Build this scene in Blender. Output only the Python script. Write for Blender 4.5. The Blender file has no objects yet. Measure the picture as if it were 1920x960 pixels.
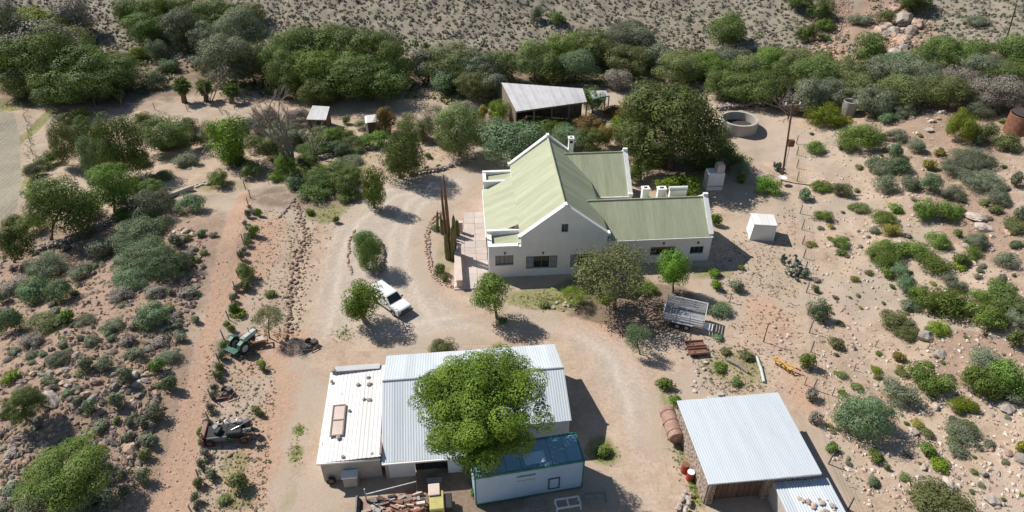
import bpy, bmesh, math, random
import numpy as np
from mathutils import Vector, Matrix

random.seed(7)
RNG = np.random.default_rng(11)
scene = bpy.context.scene
R = math.radians

# ---------------------------------------------------------------- camera
CAM_H, PITCH, FPX = 42.5, R(36.0), 1280.0
cam_data = bpy.data.cameras.new('camera')
cam_data.lens = 24.0
cam_data.sensor_width = 36.0
cam_data.clip_start = 0.5
cam_data.clip_end = 9000.0
cam = bpy.data.objects.new('camera', cam_data)
cam.location = (0, 0, CAM_H)
cam.rotation_euler = (math.pi / 2 - PITCH, 0, 0)
scene.collection.objects.link(cam)
scene.camera = cam

# ---------------------------------------------------------------- sky, sun, exposure
SUN_FROM = Vector((-0.86, 0.50, 1.02)).normalized()      # towards the sun: behind the house, to the left
world = bpy.data.worlds.new('World')
scene.world = world
world.use_nodes = True
wn = world.node_tree.nodes
sky = wn.new('ShaderNodeTexSky')
sky.sky_type = 'NISHITA'
sky.sun_disc = False
sky.air_density = 1.25
sky.dust_density = 0.25
sky.ozone_density = 2.0
sky.sun_elevation = math.asin(SUN_FROM.z)
sky.sun_rotation = math.atan2(SUN_FROM.x, SUN_FROM.y)
wn['Background'].inputs['Strength'].default_value = 0.068
world.node_tree.links.new(sky.outputs['Color'], wn['Background'].inputs['Color'])
sun_data = bpy.data.lights.new('sun', 'SUN')
sun_data.energy = 5.0
sun_data.angle = R(0.5)
sun_data.color = (1.0, 0.955, 0.89)
sun = bpy.data.objects.new('sun', sun_data)
sun.rotation_euler = (-SUN_FROM).to_track_quat('-Z', 'Y').to_euler()
sun.location = (-60, 40, 90)
scene.collection.objects.link(sun)
scene.view_settings.view_transform = 'Standard'
scene.view_settings.look = 'None'
scene.view_settings.exposure = 0.17
scene.render.filter_size = 1.8
scene.view_settings.gamma = 1.0
scene.view_settings.use_curve_mapping = False
scene.cycles.max_bounces = 5
scene.cycles.diffuse_bounces = 3
scene.cycles.glossy_bounces = 2
scene.cycles.transmission_bounces = 3
scene.cycles.transparent_max_bounces = 4

COL = scene.collection

# ================================================================ helpers
def link(o, parent=None):
    COL.objects.link(o)
    if parent is not None:
        o.parent = parent
    return o

def tag(o, label=None, cat=None, group=None, kind=None):
    if label: o['label'] = label
    if cat: o['category'] = cat
    if group: o['group'] = group
    if kind: o['kind'] = kind
    return o

def empty(name, loc, rz=0.0, label=None, cat=None, group=None):
    o = bpy.data.objects.new(name, None)
    o.empty_display_size = 0.3
    o.location = loc
    o.rotation_euler = (0, 0, rz)
    link(o)
    return tag(o, label, cat, group)

def mesh_obj(name, mesh, parent=None, loc=(0, 0, 0), rot=(0, 0, 0), scale=(1, 1, 1)):
    o = bpy.data.objects.new(name, mesh)
    o.location = loc
    o.rotation_euler = rot
    o.scale = scale
    return link(o, parent)

class MB:
    """collects shapes, builds them as one mesh"""
    def __init__(self):
        self.v = []; self.f = []
    def add(self, verts, faces, M=None):
        n = len(self.v)
        if M is not None:
            verts = [M @ Vector(p) for p in verts]
        self.v.extend([tuple(p) for p in verts])
        self.f.extend([tuple(i + n for i in f) for f in faces])
        return self
    def box(self, c, s, rz=0.0, rx=0.0, ry=0.0):
        x, y, z = s[0] / 2, s[1] / 2, s[2] / 2
        vs = [(-x, -y, -z), (x, -y, -z), (x, y, -z), (-x, y, -z), (-x, -y, z), (x, -y, z), (x, y, z), (-x, y, z)]
        fs = [(3, 2, 1, 0), (4, 5, 6, 7), (0, 1, 5, 4), (1, 2, 6, 5), (2, 3, 7, 6), (3, 0, 4, 7)]
        M = Matrix.Translation(c) @ Matrix.Rotation(rz, 4, 'Z') @ Matrix.Rotation(ry, 4, 'Y') @ Matrix.Rotation(rx, 4, 'X')
        return self.add(vs, fs, M)
    def b(self, x0, x1, y0, y1, z0, z1):
        return self.box(((x0 + x1) / 2, (y0 + y1) / 2, (z0 + z1) / 2), (abs(x1 - x0), abs(y1 - y0), abs(z1 - z0)))
    def prism(self, pts, axis, a, b2):
        """pts: 2-D outline; axis 'x','y','z': extrude direction between a and b2"""
        n = len(pts)
        def mk(p, t):
            return {'x': (t, p[0], p[1]), 'y': (p[0], t, p[1]), 'z': (p[0], p[1], t)}[axis]
        vs = [mk(p, a) for p in pts] + [mk(p, b2) for p in pts]
        fs = [tuple(range(n))[::-1], tuple(range(n, 2 * n))]
        for i in range(n):
            j = (i + 1) % n
            fs.append((i, j, n + j, n + i))
        return self.add(vs, fs)
    def tube(self, pts, radii, n=6, cap=True):
        pts = [Vector(p) for p in pts]
        if not hasattr(radii, '__len__'): radii = [radii] * len(pts)
        base = len(self.v)
        for i, p in enumerate(pts):
            d = (pts[min(i + 1, len(pts) - 1)] - pts[max(i - 1, 0)]).normalized()
            up = Vector((0, 0, 1)) if abs(d.z) < 0.9 else Vector((1, 0, 0))
            a = d.cross(up).normalized(); b3 = a.cross(d).normalized()
            for k in range(n):
                t = 2 * math.pi * k / n
                self.v.append(tuple(p + (a * math.cos(t) + b3 * math.sin(t)) * radii[i]))
        for i in range(len(pts) - 1):
            for k in range(n):
                k2 = (k + 1) % n
                self.f.append((base + i * n + k, base + i * n + k2, base + (i + 1) * n + k2, base + (i + 1) * n + k))
        if cap:
            self.f.append(tuple(base + k for k in range(n))[::-1])
            self.f.append(tuple(base + (len(pts) - 1) * n + k for k in range(n)))
        return self
    def lathe(self, prof, n=24, M=None):
        """prof: (r, z) list from bottom outside round to the end"""
        vs = []; fs = []
        for (r, z) in prof:
            for k in range(n):
                t = 2 * math.pi * k / n
                vs.append((r * math.cos(t), r * math.sin(t), z))
        for i in range(len(prof) - 1):
            for k in range(n):
                k2 = (k + 1) % n
                fs.append((i * n + k, i * n + k2, (i + 1) * n + k2, (i + 1) * n + k))
        return self.add(vs, fs, M)
    def mesh(self, name, mat, smooth=False, bevel=0.0, seg=1):
        me = bpy.data.meshes.new(name)
        me.from_pydata(self.v, [], self.f)
        bm = bmesh.new(); bm.from_mesh(me)
        bmesh.ops.recalc_face_normals(bm, faces=bm.faces)
        if bevel > 0:
            es = [e for e in bm.edges if len(e.link_faces) == 2 and e.calc_face_angle(0) > 0.5]
            bmesh.ops.bevel(bm, geom=es, offset=bevel, segments=seg, affect='EDGES', clamp_overlap=True)
        bm.to_mesh(me); bm.free()
        if smooth:
            for p in me.polygons: p.use_smooth = True
        me.materials.append(mat)
        return me
    def build(self, name, mat, parent=None, loc=(0, 0, 0), rot=(0, 0, 0), smooth=False, bevel=0.0, seg=1):
        return mesh_obj(name, self.mesh(name, mat, smooth, bevel, seg), parent, loc, rot)

# ---------------------------------------------------------------- noise + terrain heights (all numpy)
_LAT = np.random.default_rng(5).random((256, 256))
def vnoise(x, y):
    x = np.asarray(x, float); y = np.asarray(y, float)
    xi = np.floor(x).astype(int); yi = np.floor(y).astype(int)
    fx = x - xi; fy = y - yi
    fx = fx * fx * (3 - 2 * fx); fy = fy * fy * (3 - 2 * fy)
    g = lambda i, j: _LAT[i % 256, j % 256]
    return (g(xi, yi) * (1 - fx) + g(xi + 1, yi) * fx) * (1 - fy) + (g(xi, yi + 1) * (1 - fx) + g(xi + 1, yi + 1) * fx) * fy - 0.5
def fbm(x, y, o=4):
    r = 0; a = 1.0
    for k in range(o):
        r = r + a * vnoise(x + 17.3 * k, y - 9.1 * k); x = x * 2.07; y = y * 2.07; a *= 0.5
    return r
def sst(a, b, x):
    t = np.clip((x - a) / (b - a), 0, 1)
    return t * t * (3 - 2 * t)
def softplus(x, k):
    return k * np.logaddexp(0, x / k)

def hgt(X, Y):
    X = np.asarray(X, float); Y = np.asarray(Y, float)
    h = 0.34 * softplus(np.minimum(Y, 420.0) - 121 - 0.05 * np.abs(X), 5.0)         # hillside behind the trees
    h = h + 0.15 * softplus(np.minimum(X, 160.0) - 35, 4.0) * sst(260, 125, Y)       # stony slope on the right
    h = h + 2.6 * np.exp(-(((X + 37) / 10.5) ** 2 + ((Y - 36) / 13) ** 2))           # rocky rise at the lower left
    h = h + 1.2 * np.exp(-(((X + 34) / 8) ** 2 + ((Y - 61) / 9) ** 2))
    h = h - 0.8 * sst(-40, -56, X) * sst(120, 90, Y)                                 # low field at the far left
    wild = 1 - sst(-33, -27, X) * sst(33, 27, X) * sst(100, 92, Y)
    wild = np.maximum(wild, 0.0)
    h = h + wild * (0.75 * fbm(X / 11, Y / 11, 3) + 0.30 * fbm(X / 2.6 + 40, Y / 2.6, 3)) * (1 + 0.8 * sst(118, 140, Y))
    h = h + (1 - wild) * 0.05 * fbm(X / 5, Y / 5, 2)
    # level pads under the buildings
    for (cx, cy, r) in ((8, 63, 17), (-5, 36, 11), (17, 33, 8)):
        w = sst(1.35, 0.9, np.hypot(X - cx, Y - cy) / r)
        h = h * (1 - w)
    return h
def hz(x, y): return float(hgt(np.array([x]), np.array([y]))[0])

SP, CP = math.sin(PITCH), math.cos(PITCH)
_T = np.concatenate([np.arange(30, 190, 1.6), np.arange(190, 900, 12.0)])
_F = np.linspace(0, 1, 9)
def ray(px, py):
    u = (px - 960) / FPX; v = (py - 480) / FPX
    return u, CP - v * SP, -(SP + v * CP)
def P(px, py, dz=0.0):
    """ground point under a direction of view, dz above the terrain"""
    dx, dy, dzr = ray(px, py)
    d = CAM_H + dzr * _T - hgt(dx * _T, dy * _T) - dz
    i = max(1, int(np.argmax(d <= 0)))
    T2 = _T[i - 1] + (_T[i] - _T[i - 1]) * _F
    d = CAM_H + dzr * T2 - hgt(dx * T2, dy * T2) - dz
    i = max(1, int(np.argmax(d <= 0)))
    t = T2[i - 1] + (T2[i] - T2[i - 1]) * float(np.clip(d[i - 1] / (d[i - 1] - d[i] + 1e-12), 0, 1))
    return Vector((dx * t, dy * t, CAM_H + dzr * t)), t
def Parr(px, py):
    """the same for arrays of directions: xy of the ground points"""
    dx = (px - 960) / FPX; v = (py - 480) / FPX; dy = CP - v * SP; dzr = -(SP + v * CP)
    t = CAM_H / -dzr
    for _ in range(14): t = t * .4 + .6 * (CAM_H - hgt(dx * t, dy * t)) / -dzr
    return np.stack([dx * t, dy * t], 1)
def G(px, py):
    p, t = P(px, py)
    return Vector((p.x, p.y, hz(p.x, p.y)))
def PY(px, py, Y):
    """point at depth Y"""
    dx, dy, dzr = ray(px, py)
    t = Y / dy
    return Vector((dx * t, Y, CAM_H + dzr * t))
def px_of(p):
    z = p[1] * CP + (CAM_H - p[2]) * SP
    return 960 + FPX * p[0] / z, 480 + FPX * ((CAM_H - p[2]) * CP - p[1] * SP) / z, FPX / z

# ---------------------------------------------------------------- materials
def nodes_of(name):
    m = bpy.data.materials.new(name); m.use_nodes = True
    nt = m.node_tree
    return m, nt, nt.nodes, nt.links, nt.nodes['Principled BSDF']
def rgb(c): return (c[0], c[1], c[2], 1.0)

def mixc(nt, fac, a, b, mode='MIX'):
    n = nt.nodes.new('ShaderNodeMix'); n.data_type = 'RGBA'; n.blend_type = mode
    for sock, val in ((n.inputs[0], fac), (n.inputs[6], a), (n.inputs[7], b)):
        if hasattr(val, 'is_linked'): nt.links.new(val, sock)
        elif isinstance(val, (int, float)): sock.default_value = val
        else: sock.default_value = rgb(val)
    return n.outputs[2]
def noise(nt, vec, scale, detail=4, rough=0.55, dist=0.0):
    n = nt.nodes.new('ShaderNodeTexNoise'); n.inputs['Scale'].default_value = scale
    n.inputs['Detail'].default_value = detail; n.inputs['Roughness'].default_value = rough
    n.inputs['Distortion'].default_value = dist
    if vec is not None: nt.links.new(vec, n.inputs['Vector'])
    return n.outputs['Fac']
def ramp(nt, fac, a, b):
    n = nt.nodes.new('ShaderNodeMapRange'); n.interpolation_type = 'SMOOTHSTEP'
    n.inputs['From Min'].default_value = a; n.inputs['From Max'].default_value = b
    nt.links.new(fac, n.inputs['Value'])
    return n.outputs['Result']
def mth(nt, op, a, b=None):
    n = nt.nodes.new('ShaderNodeMath'); n.operation = op
    for s, v in ((n.inputs[0], a), (n.inputs[1], b)):
        if v is None: continue
        if hasattr(v, 'is_linked'): nt.links.new(v, s)
        else: s.default_value = v
    return n.outputs[0]
def attr(nt, name):
    n = nt.nodes.new('ShaderNodeAttribute'); n.attribute_name = name
    return n
def bump(nt, bsdf, height, strength, dist):
    n = nt.nodes.new('ShaderNodeBump'); n.inputs['Strength'].default_value = strength; n.inputs['Distance'].default_value = dist
    nt.links.new(height, n.inputs['Height']); nt.links.new(n.outputs['Normal'], bsdf.inputs['Normal'])

def pmat(name, c1, c2=None, scale=1.5, rough=0.8, metal=0.0, bmp=0.0, third=None, third_amt=0.35, stretch=None, spec=0.35, rnd=0.0):
    """two-tone worn material: c1 to c2 by noise, patches of a third colour, grain"""
    m, nt, N, L, B = nodes_of(name)
    tc = N.new('ShaderNodeTexCoord'); vec = tc.outputs['Object']
    if rnd:
        oi0 = N.new('ShaderNodeObjectInfo'); va = N.new('ShaderNodeVectorMath'); va.operation = 'ADD'
        cb = N.new('ShaderNodeCombineXYZ'); L.new(mth(nt, 'MULTIPLY', oi0.outputs['Random'], 61.0), cb.inputs[0]); L.new(mth(nt, 'MULTIPLY', oi0.outputs['Random'], 23.0), cb.inputs[1])
        L.new(vec, va.inputs[0]); L.new(cb.outputs[0], va.inputs[1]); vec = va.outputs[0]
    if stretch:
        mp = N.new('ShaderNodeMapping'); mp.inputs['Scale'].default_value = stretch
        L.new(vec, mp.inputs['Vector']); vec = mp.outputs['Vector']
    c2 = c2 or tuple(x * 0.75 for x in c1)
    col = mixc(nt, ramp(nt, noise(nt, vec, scale, 5, 0.6), 0.32, 0.68), c1, c2)
    if third:
        col = mixc(nt, ramp(nt, noise(nt, vec, scale * 2.3, 4, 0.65), 0.80 - third_amt * 0.6, 0.88 - third_amt * 0.4), col, third)
    g = noise(nt, vec, scale * 14, 2, 0.5)
    col = mixc(nt, 0.22, col, mixc(nt, g, (0.25, 0.25, 0.25), (0.75, 0.75, 0.75)), 'OVERLAY')
    if rnd:
        oi = N.new('ShaderNodeObjectInfo')
        hv = N.new('ShaderNodeHueSaturation'); L.new(col, hv.inputs['Color'])
        L.new(mth(nt, 'ADD', mth(nt, 'MULTIPLY', oi.outputs['Random'], rnd * 2), 1 - rnd), hv.inputs['Value'])
        col = hv.outputs['Color']
    L.new(col, B.inputs['Base Color'])
    B.inputs['Roughness'].default_value = rough; B.inputs['Metallic'].default_value = metal
    B.inputs['Specular IOR Level'].default_value = spec
    if bmp: bump(nt, B, g, bmp, 0.02)
    return m

def leafmat(name, dark, light, trans=0.28):
    m, nt, N, L, B = nodes_of(name)
    t = attr(nt, 'tint').outputs['Fac']
    col = mixc(nt, t, dark, light)
    oi = N.new('ShaderNodeObjectInfo')
    hv = N.new('ShaderNodeHueSaturation'); L.new(col, hv.inputs['Color'])
    L.new(mth(nt, 'ADD', mth(nt, 'MULTIPLY', oi.outputs['Random'], 0.5), 0.75), hv.inputs['Value'])
    L.new(mth(nt, 'ADD', mth(nt, 'MULTIPLY', oi.outputs['Random'], 0.035), 0.482), hv.inputs['Hue'])
    col = hv.outputs['Color']
    L.new(col, B.inputs['Base Color'])
    B.inputs['Roughness'].default_value = 0.62; B.inputs['Specular IOR Level'].default_value = 0.2
    tr = N.new('ShaderNodeBsdfTranslucent')
    L.new(mixc(nt, 0.5, col, (0.9, 1.0, 0.35), 'MULTIPLY'), tr.inputs['Color'])
    mx = N.new('ShaderNodeMixShader'); mx.inputs[0].default_value = trans
    L.new(B.outputs[0], mx.inputs[1]); L.new(tr.outputs[0], mx.inputs[2])
    L.new(mx.outputs[0], N['Material Output'].inputs['Surface'])
    return m

def ground_mat():
    m, nt, N, L, B = nodes_of('ground_soil')
    geo = N.new('ShaderNodeNewGeometry'); vec = geo.outputs['Position']
    n_big = noise(nt, vec, 0.09, 4, 0.6, 0.6); n_mid = noise(nt, vec, 0.55, 5, 0.65, 0.4)
    n_small = noise(nt, vec, 3.2, 5, 0.7); n_fine = noise(nt, vec, 11.0, 3, 0.7)
    col = mixc(nt, ramp(nt, n_mid, 0.3, 0.7), (0.515, 0.395, 0.297), (0.41, 0.302, 0.22))
    col = mixc(nt, ramp(nt, n_big, 0.42, 0.62), col, mixc(nt, ramp(nt, n_small, .3, .7), (0.48, 0.39, 0.305), (0.40, 0.318, 0.245)))
    wv = N.new('ShaderNodeTexWave'); wv.inputs['Scale'].default_value = 0.55; wv.inputs['Distortion'].default_value = 2.5; wv.inputs['Detail'].default_value = 2; L.new(vec, wv.inputs['Vector']); furrow = wv.outputs['Fac']
    def zone(name, lo=0.30, hi=0.62):
        a = attr(nt, name).outputs['Fac']
        # ragged edge: the zone weight is pushed about by mid and small noise, zero stays zero
        w = mth(nt, 'MULTIPLY', a, mth(nt, 'ADD', mth(nt, 'MULTIPLY', n_mid, 1.1), mth(nt, 'MULTIPLY', n_small, 0.75)))
        return ramp(nt, w, lo, hi)
    hill = mixc(nt, ramp(nt, n_mid, 0.35, 0.62), mixc(nt, ramp(nt, n_small, 0.3, 0.7), (0.355, 0.305, 0.24), (0.275, 0.238, 0.185)), mixc(nt, ramp(nt, n_small, 0.3, 0.7), (0.295, 0.258, 0.20), (0.225, 0.20, 0.155)))
    col = mixc(nt, zone('hill', .15, .5), col, hill)
    col = mixc(nt, zone('orange'), col, mixc(nt, n_small, (0.435, 0.28, 0.19), (0.51, 0.345, 0.25)))
    rubble = mixc(nt, ramp(nt, n_small, 0.38, 0.62), (0.42, 0.285, 0.205), (0.275, 0.205, 0.155))
    col = mixc(nt, zone('rock'), col, rubble)
    col = mixc(nt, mth(nt, 'MULTIPLY', zone('grass', .35, .75), 0.8), col, mixc(nt, ramp(nt, n_small, .3, .7), (0.15, 0.17, 0.05), (0.29, 0.27, 0.11)))
    col = mixc(nt, mth(nt, 'MULTIPLY', zone('litter'), 0.85), col, mixc(nt, n_small, (0.13, 0.09, 0.065), (0.26, 0.19, 0.14)))
    gravel = mixc(nt, ramp(nt, n_mid, .35, .65), (0.495, 0.42, 0.35), (0.425, 0.355, 0.295))
    tr = attr(nt, 'track').outputs['Fac']
    gravel = mixc(nt, mth(nt, 'MULTIPLY', tr, 0.75), gravel, (0.60, 0.52, 0.445))
    col = mixc(nt, mth(nt, 'MULTIPLY', zone('gravel', .30, 1.05), 0.95), col, gravel)
    col = mixc(nt, zone('field', .2, .4), col, mixc(nt, mth(nt, 'ADD', mth(nt, 'MULTIPLY', n_small, .5), mth(nt, 'MULTIPLY', furrow, .5)), (0.26, 0.235, 0.175), (0.37, 0.325, 0.25)))
    n_pat = noise(nt, vec, 0.23, 5, 0.7, 1.0)
    wildw = mth(nt, 'SUBTRACT', 1.0, mth(nt, 'MINIMUM', mth(nt, 'ADD', zone('gravel', .2, .5), mth(nt, 'ADD', zone('orange'), zone('field', .2, .4))), 1.0))
    col = mixc(nt, mth(nt, 'MULTIPLY', mth(nt, 'MULTIPLY', ramp(nt, n_pat, .48, .66), wildw), 0.32), col, mixc(nt, n_small, (0.20, 0.165, 0.09), (0.32, 0.26, 0.16)))
    # pebbles and specks
    vo = N.new('ShaderNodeTexVoronoi'); vo.inputs['Scale'].default_value = 4.2; L.new(vec, vo.inputs['Vector'])
    peb = ramp(nt, vo.outputs['Distance'], 0.26, 0.12)
    sep = N.new('ShaderNodeSeparateColor'); L.new(vo.outputs['Color'], sep.inputs[0])
    rock_w = mth(nt, 'ADD', mth(nt, 'ADD', zone('rock'), mth(nt, 'MULTIPLY', zone('orange'), .8)), 0.22)
    pm = mth(nt, 'MULTIPLY', mth(nt, 'MULTIPLY', peb, ramp(nt, sep.outputs[0], .35, .6)), mth(nt, 'MINIMUM', rock_w, 0.9))
    col = mixc(nt, pm, col, mixc(nt, sep.outputs[1], (0.24, 0.165, 0.125), (0.56, 0.42, 0.33)))
    col = mixc(nt, 0.55, col, mixc(nt, n_fine, (0.2, 0.2, 0.2), (0.8, 0.8, 0.8)), 'OVERLAY')
    col = mixc(nt, 0.30, col, mixc(nt, ramp(nt, n_small, .25, .75), (0.3, 0.3, 0.3), (0.7, 0.7, 0.7)), 'OVERLAY')
    L.new(col, B.inputs['Base Color'])
    B.inputs['Roughness'].default_value = 0.95; B.inputs['Specular IOR Level'].default_value = 0.1
    hh = mth(nt, 'ADD', mth(nt, 'MULTIPLY', n_small, 0.6), mth(nt, 'ADD', mth(nt, 'MULTIPLY', n_fine, 0.25), mth(nt, 'MULTIPLY', pm, 0.5)))
    bump(nt, B, hh, 0.7, 0.09)
    return m

M = {}
M['ground'] = ground_mat()
M['white'] = pmat('whitewash', (0.80, 0.795, 0.785), (0.73, 0.725, 0.715), 0.7, 0.85, third=(0.55, 0.50, 0.44), third_amt=0.24, bmp=.3)
M['coping'] = pmat('white_coping', (0.83, 0.82, 0.80), (0.74, 0.73, 0.71), 1.2, 0.8)
M['roofgreen'] = pmat('green_painted_sheet', (0.42, 0.43, 0.295), (0.345, 0.37, 0.24), 0.9, 0.6, third=(0.37, 0.325, 0.19), third_amt=0.40, stretch=(2.2, .35, 1), rnd=0.09)
M['roofgrey'] = pmat('galvanised_sheet', (0.575, 0.615, 0.645), (0.53, 0.57, 0.60), 0.7, 0.5, 0.0, third=(0.46, 0.40, 0.35), third_amt=0.24, stretch=(2.2, .4, 1), rnd=0.08)
M['roofwhite'] = pmat('white_painted_sheet', (0.76, 0.735, 0.71), (0.70, 0.675, 0.65), 0.9, 0.6, third=(0.45, 0.36, 0.29), third_amt=0.34, stretch=(1.6, .4, 1), rnd=0.08)
M['roofold'] = pmat('weathered_sheet', (0.60, 0.58, 0.575), (0.52, 0.50, 0.495), 0.6, 0.6, 0.0, third=(0.34, 0.26, 0.21), third_amt=0.2, rnd=0.08)
M['plaster'] = pmat('grey_plaster', (0.50, 0.46, 0.42), (0.40, 0.365, 0.33), 0.9, 0.9, third=(0.30, 0.26, 0.22), third_amt=.25, bmp=.3)
M['stone'] = pmat('wall_stone', (0.36, 0.285, 0.23), (0.27, 0.215, 0.18), 1.6, 0.9, third=(0.45, 0.37, 0.30), third_amt=.4, bmp=.4, rnd=.2)
M['mortar'] = pmat('earth_mortar', (0.36, 0.29, 0.23), (0.28, 0.225, 0.18), 1.6, 0.95, bmp=.4)
M['rock_pink'] = pmat('pink_rock', (0.50, 0.355, 0.265), (0.36, 0.255, 0.19), 1.3, 0.95, third=(0.50, 0.40, 0.32), third_amt=.3, bmp=.5, rnd=.25)
M['rock_grey'] = pmat('grey_rock', (0.43, 0.37, 0.32), (0.31, 0.265, 0.23), 1.3, 0.95, third=(0.48, 0.41, 0.36), third_amt=.3, bmp=.5, rnd=.25)
M['rock_pale'] = pmat('pale_rock', (0.56, 0.48, 0.41), (0.43, 0.36, 0.30), 1.1, 0.95, third=(0.32, 0.25, 0.2), third_amt=.2, bmp=.5, rnd=.18)
M['concrete'] = pmat('concrete', (0.47, 0.43, 0.38), (0.38, 0.345, 0.30), 0.9, 0.9, third=(0.26, 0.24, 0.21), third_amt=.2, bmp=.3)
M['darkwater'] = pmat('dry_tank_floor', (0.075, 0.06, 0.055), (0.055, 0.045, 0.04), 0.8, 0.8)
M['paving'] = pmat('pink_paving', (0.58, 0.495, 0.44), (0.50, 0.42, 0.37), 0.8, 0.85, third=(0.66, 0.57, 0.52), third_amt=.35, rnd=.09)
M['pinkwall'] = pmat('pink_plaster', (0.68, 0.55, 0.48), (0.58, 0.46, 0.40), 0.9, 0.85, bmp=.2)
M['bark'] = pmat('bark', (0.20, 0.15, 0.11), (0.12, 0.09, 0.07), 3, 0.9, bmp=.4, stretch=(3, 3, .6))
M['bark_pale'] = pmat('pale_bark', (0.34, 0.29, 0.25), (0.23, 0.19, 0.16), 3, 0.9, bmp=.4, stretch=(3, 3, .6))
M['wood'] = pmat('grey_wood', (0.30, 0.24, 0.19), (0.20, 0.155, 0.12), 2, 0.85, stretch=(1, 1, .25))
M['polewood'] = pmat('creosoted_pole', (0.18, 0.115, 0.075), (0.11, 0.07, 0.05), 2, 0.8, stretch=(1, 1, .2))
M['rust'] = pmat('rusty_steel', (0.26, 0.12, 0.075), (0.16, 0.07, 0.045), 2.2, 0.85, third=(0.34, 0.21, 0.14), third_amt=.4)
M['rustpink'] = pmat('faded_rusty_steel', (0.40, 0.25, 0.20), (0.30, 0.175, 0.13), 1.8, 0.8, third=(0.48, 0.37, 0.31), third_amt=.4)
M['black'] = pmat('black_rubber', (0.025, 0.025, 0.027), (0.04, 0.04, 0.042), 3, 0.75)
M['blackmetal'] = pmat('dark_machine_metal', (0.055, 0.06, 0.068), (0.095, 0.10, 0.11), 2, 0.5, 0.3)
M['steel'] = pmat('dull_steel', (0.48, 0.49, 0.51), (0.36, 0.37, 0.39), 2, 0.45, 0.5)
M['carwhite'] = pmat('white_car_paint', (0.80, 0.80, 0.80), (0.77, 0.77, 0.765), 0.7, 0.28, spec=.6)
M['glass'] = pmat('dark_window_glass', (0.018, 0.022, 0.027), (0.03, 0.035, 0.042), 0.7, 0.08, spec=.6)
M['frame'] = pmat('grey_green_window_wood', (0.17, 0.175, 0.165), (0.12, 0.125, 0.12), 2, 0.6)
M['shutter'] = pmat('grey_shutter', (0.24, 0.25, 0.255), (0.18, 0.19, 0.195), 3, 0.65)
M['curtain'] = pmat('pale_window_lining', (0.33, 0.32, 0.30), (0.25, 0.245, 0.235), 2, 0.8, stretch=(6, 1, .5))
M['red'] = pmat('faded_red_paint', (0.38, 0.06, 0.04), (0.25, 0.04, 0.03), 2, 0.6, third=(0.42, 0.2, 0.15), third_amt=.3)
M['yellow'] = pmat('yellow_paint', (0.52, 0.47, 0.17), (0.42, 0.37, 0.13), 2, 0.55, third=(0.4, 0.3, 0.12), third_amt=.2)
M['orange'] = pmat('orange_yellow_paint', (0.72, 0.40, 0.06), (0.58, 0.28, 0.05), 2, 0.6, third=(0.35, 0.16, 0.08), third_amt=.2)
M['green'] = pmat('green_machine_paint', (0.035, 0.13, 0.09), (0.025, 0.085, 0.06), 2, 0.5)
M['pale_green'] = pmat('pale_green_panel', (0.55, 0.62, 0.58), (0.43, 0.49, 0.46), 2, 0.5)
M['bluebox'] = pmat('blue_shaded_white_panel', (0.42, 0.56, 0.72), (0.36, 0.50, 0.66), 0.6, 0.5, third=(0.44, 0.52, 0.62), third_amt=.15)  # white panels; the bluish tree shade on them is put into this colour
M['blueroof'] = pmat('blue_sheet', (0.17, 0.31, 0.41), (0.21, 0.35, 0.45), 0.8, 0.5, third=(0.14, 0.27, 0.38), third_amt=.2)
M['greentrim'] = pmat('green_trim', (0.05, 0.22, 0.17), (0.035, 0.16, 0.13), 2, 0.5)
M['teal'] = pmat('teal_paint', (0.06, 0.36, 0.38), (0.05, 0.26, 0.30), 2, 0.45)
M['ink'] = pmat('faded_dark_print', (0.10, 0.12, 0.17), (0.15, 0.17, 0.22), 4, 0.7)
M['cactus'] = pmat('cactus_skin', (0.17, 0.17, 0.06), (0.13, 0.12, 0.05), 1.5, 0.7, third=(0.26, 0.20, 0.09), third_amt=.4)
M['cactus_brown'] = pmat('corky_cactus_stem', (0.22, 0.115, 0.075), (0.15, 0.075, 0.05), 1.2, 0.85, third=(0.16, 0.14, 0.06), third_amt=.35)
M['pear'] = pmat('blue_green_cactus_pad', (0.15, 0.20, 0.17), (0.10, 0.14, 0.11), 2, 0.6)
LM = {
 'dark':  leafmat('leaf_dark_green', (0.085, 0.125, 0.037), (0.219, 0.284, 0.085)),
 'olive': leafmat('leaf_olive', (0.120, 0.146, 0.055), (0.270, 0.300, 0.120)),
 'green': leafmat('leaf_green', (0.089, 0.149, 0.030), (0.238, 0.334, 0.072)),
 'bright':leafmat('leaf_bright_green', (0.086, 0.161, 0.017), (0.230, 0.356, 0.048)),
 'lime':  leafmat('leaf_yellow_green', (0.121, 0.182, 0.017), (0.286, 0.352, 0.044)),
 'grey':  leafmat('leaf_grey_green', (0.143, 0.161, 0.106), (0.284, 0.310, 0.205)),
 'blue':  leafmat('leaf_blue_green', (0.111, 0.169, 0.091), (0.240, 0.332, 0.176)),
 'yellow':leafmat('leaf_yellow', (0.209, 0.187, 0.039), (0.418, 0.363, 0.083)),
 'dead':  leafmat('twig_grey_brown', (0.172, 0.149, 0.121), (0.322, 0.287, 0.236), 0.05),
 'rusty': leafmat('leaf_red_brown', (0.144, 0.108, 0.036), (0.300, 0.192, 0.072)),
 'pine':  leafmat('leaf_fresh_conifer', (0.063, 0.115, 0.014), (0.247, 0.339, 0.048)),  # light tone brightened to stand in for sunlit highlights on the clumps
}
COLOUR = {'dark': 'dark green', 'olive': 'olive green', 'green': 'green', 'bright': 'bright green', 'lime': 'yellow-green', 'grey': 'grey-green',
          'blue': 'blue-green', 'yellow': 'yellow', 'dead': 'dry grey', 'rusty': 'red-brown', 'pine': 'fresh green'}

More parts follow.
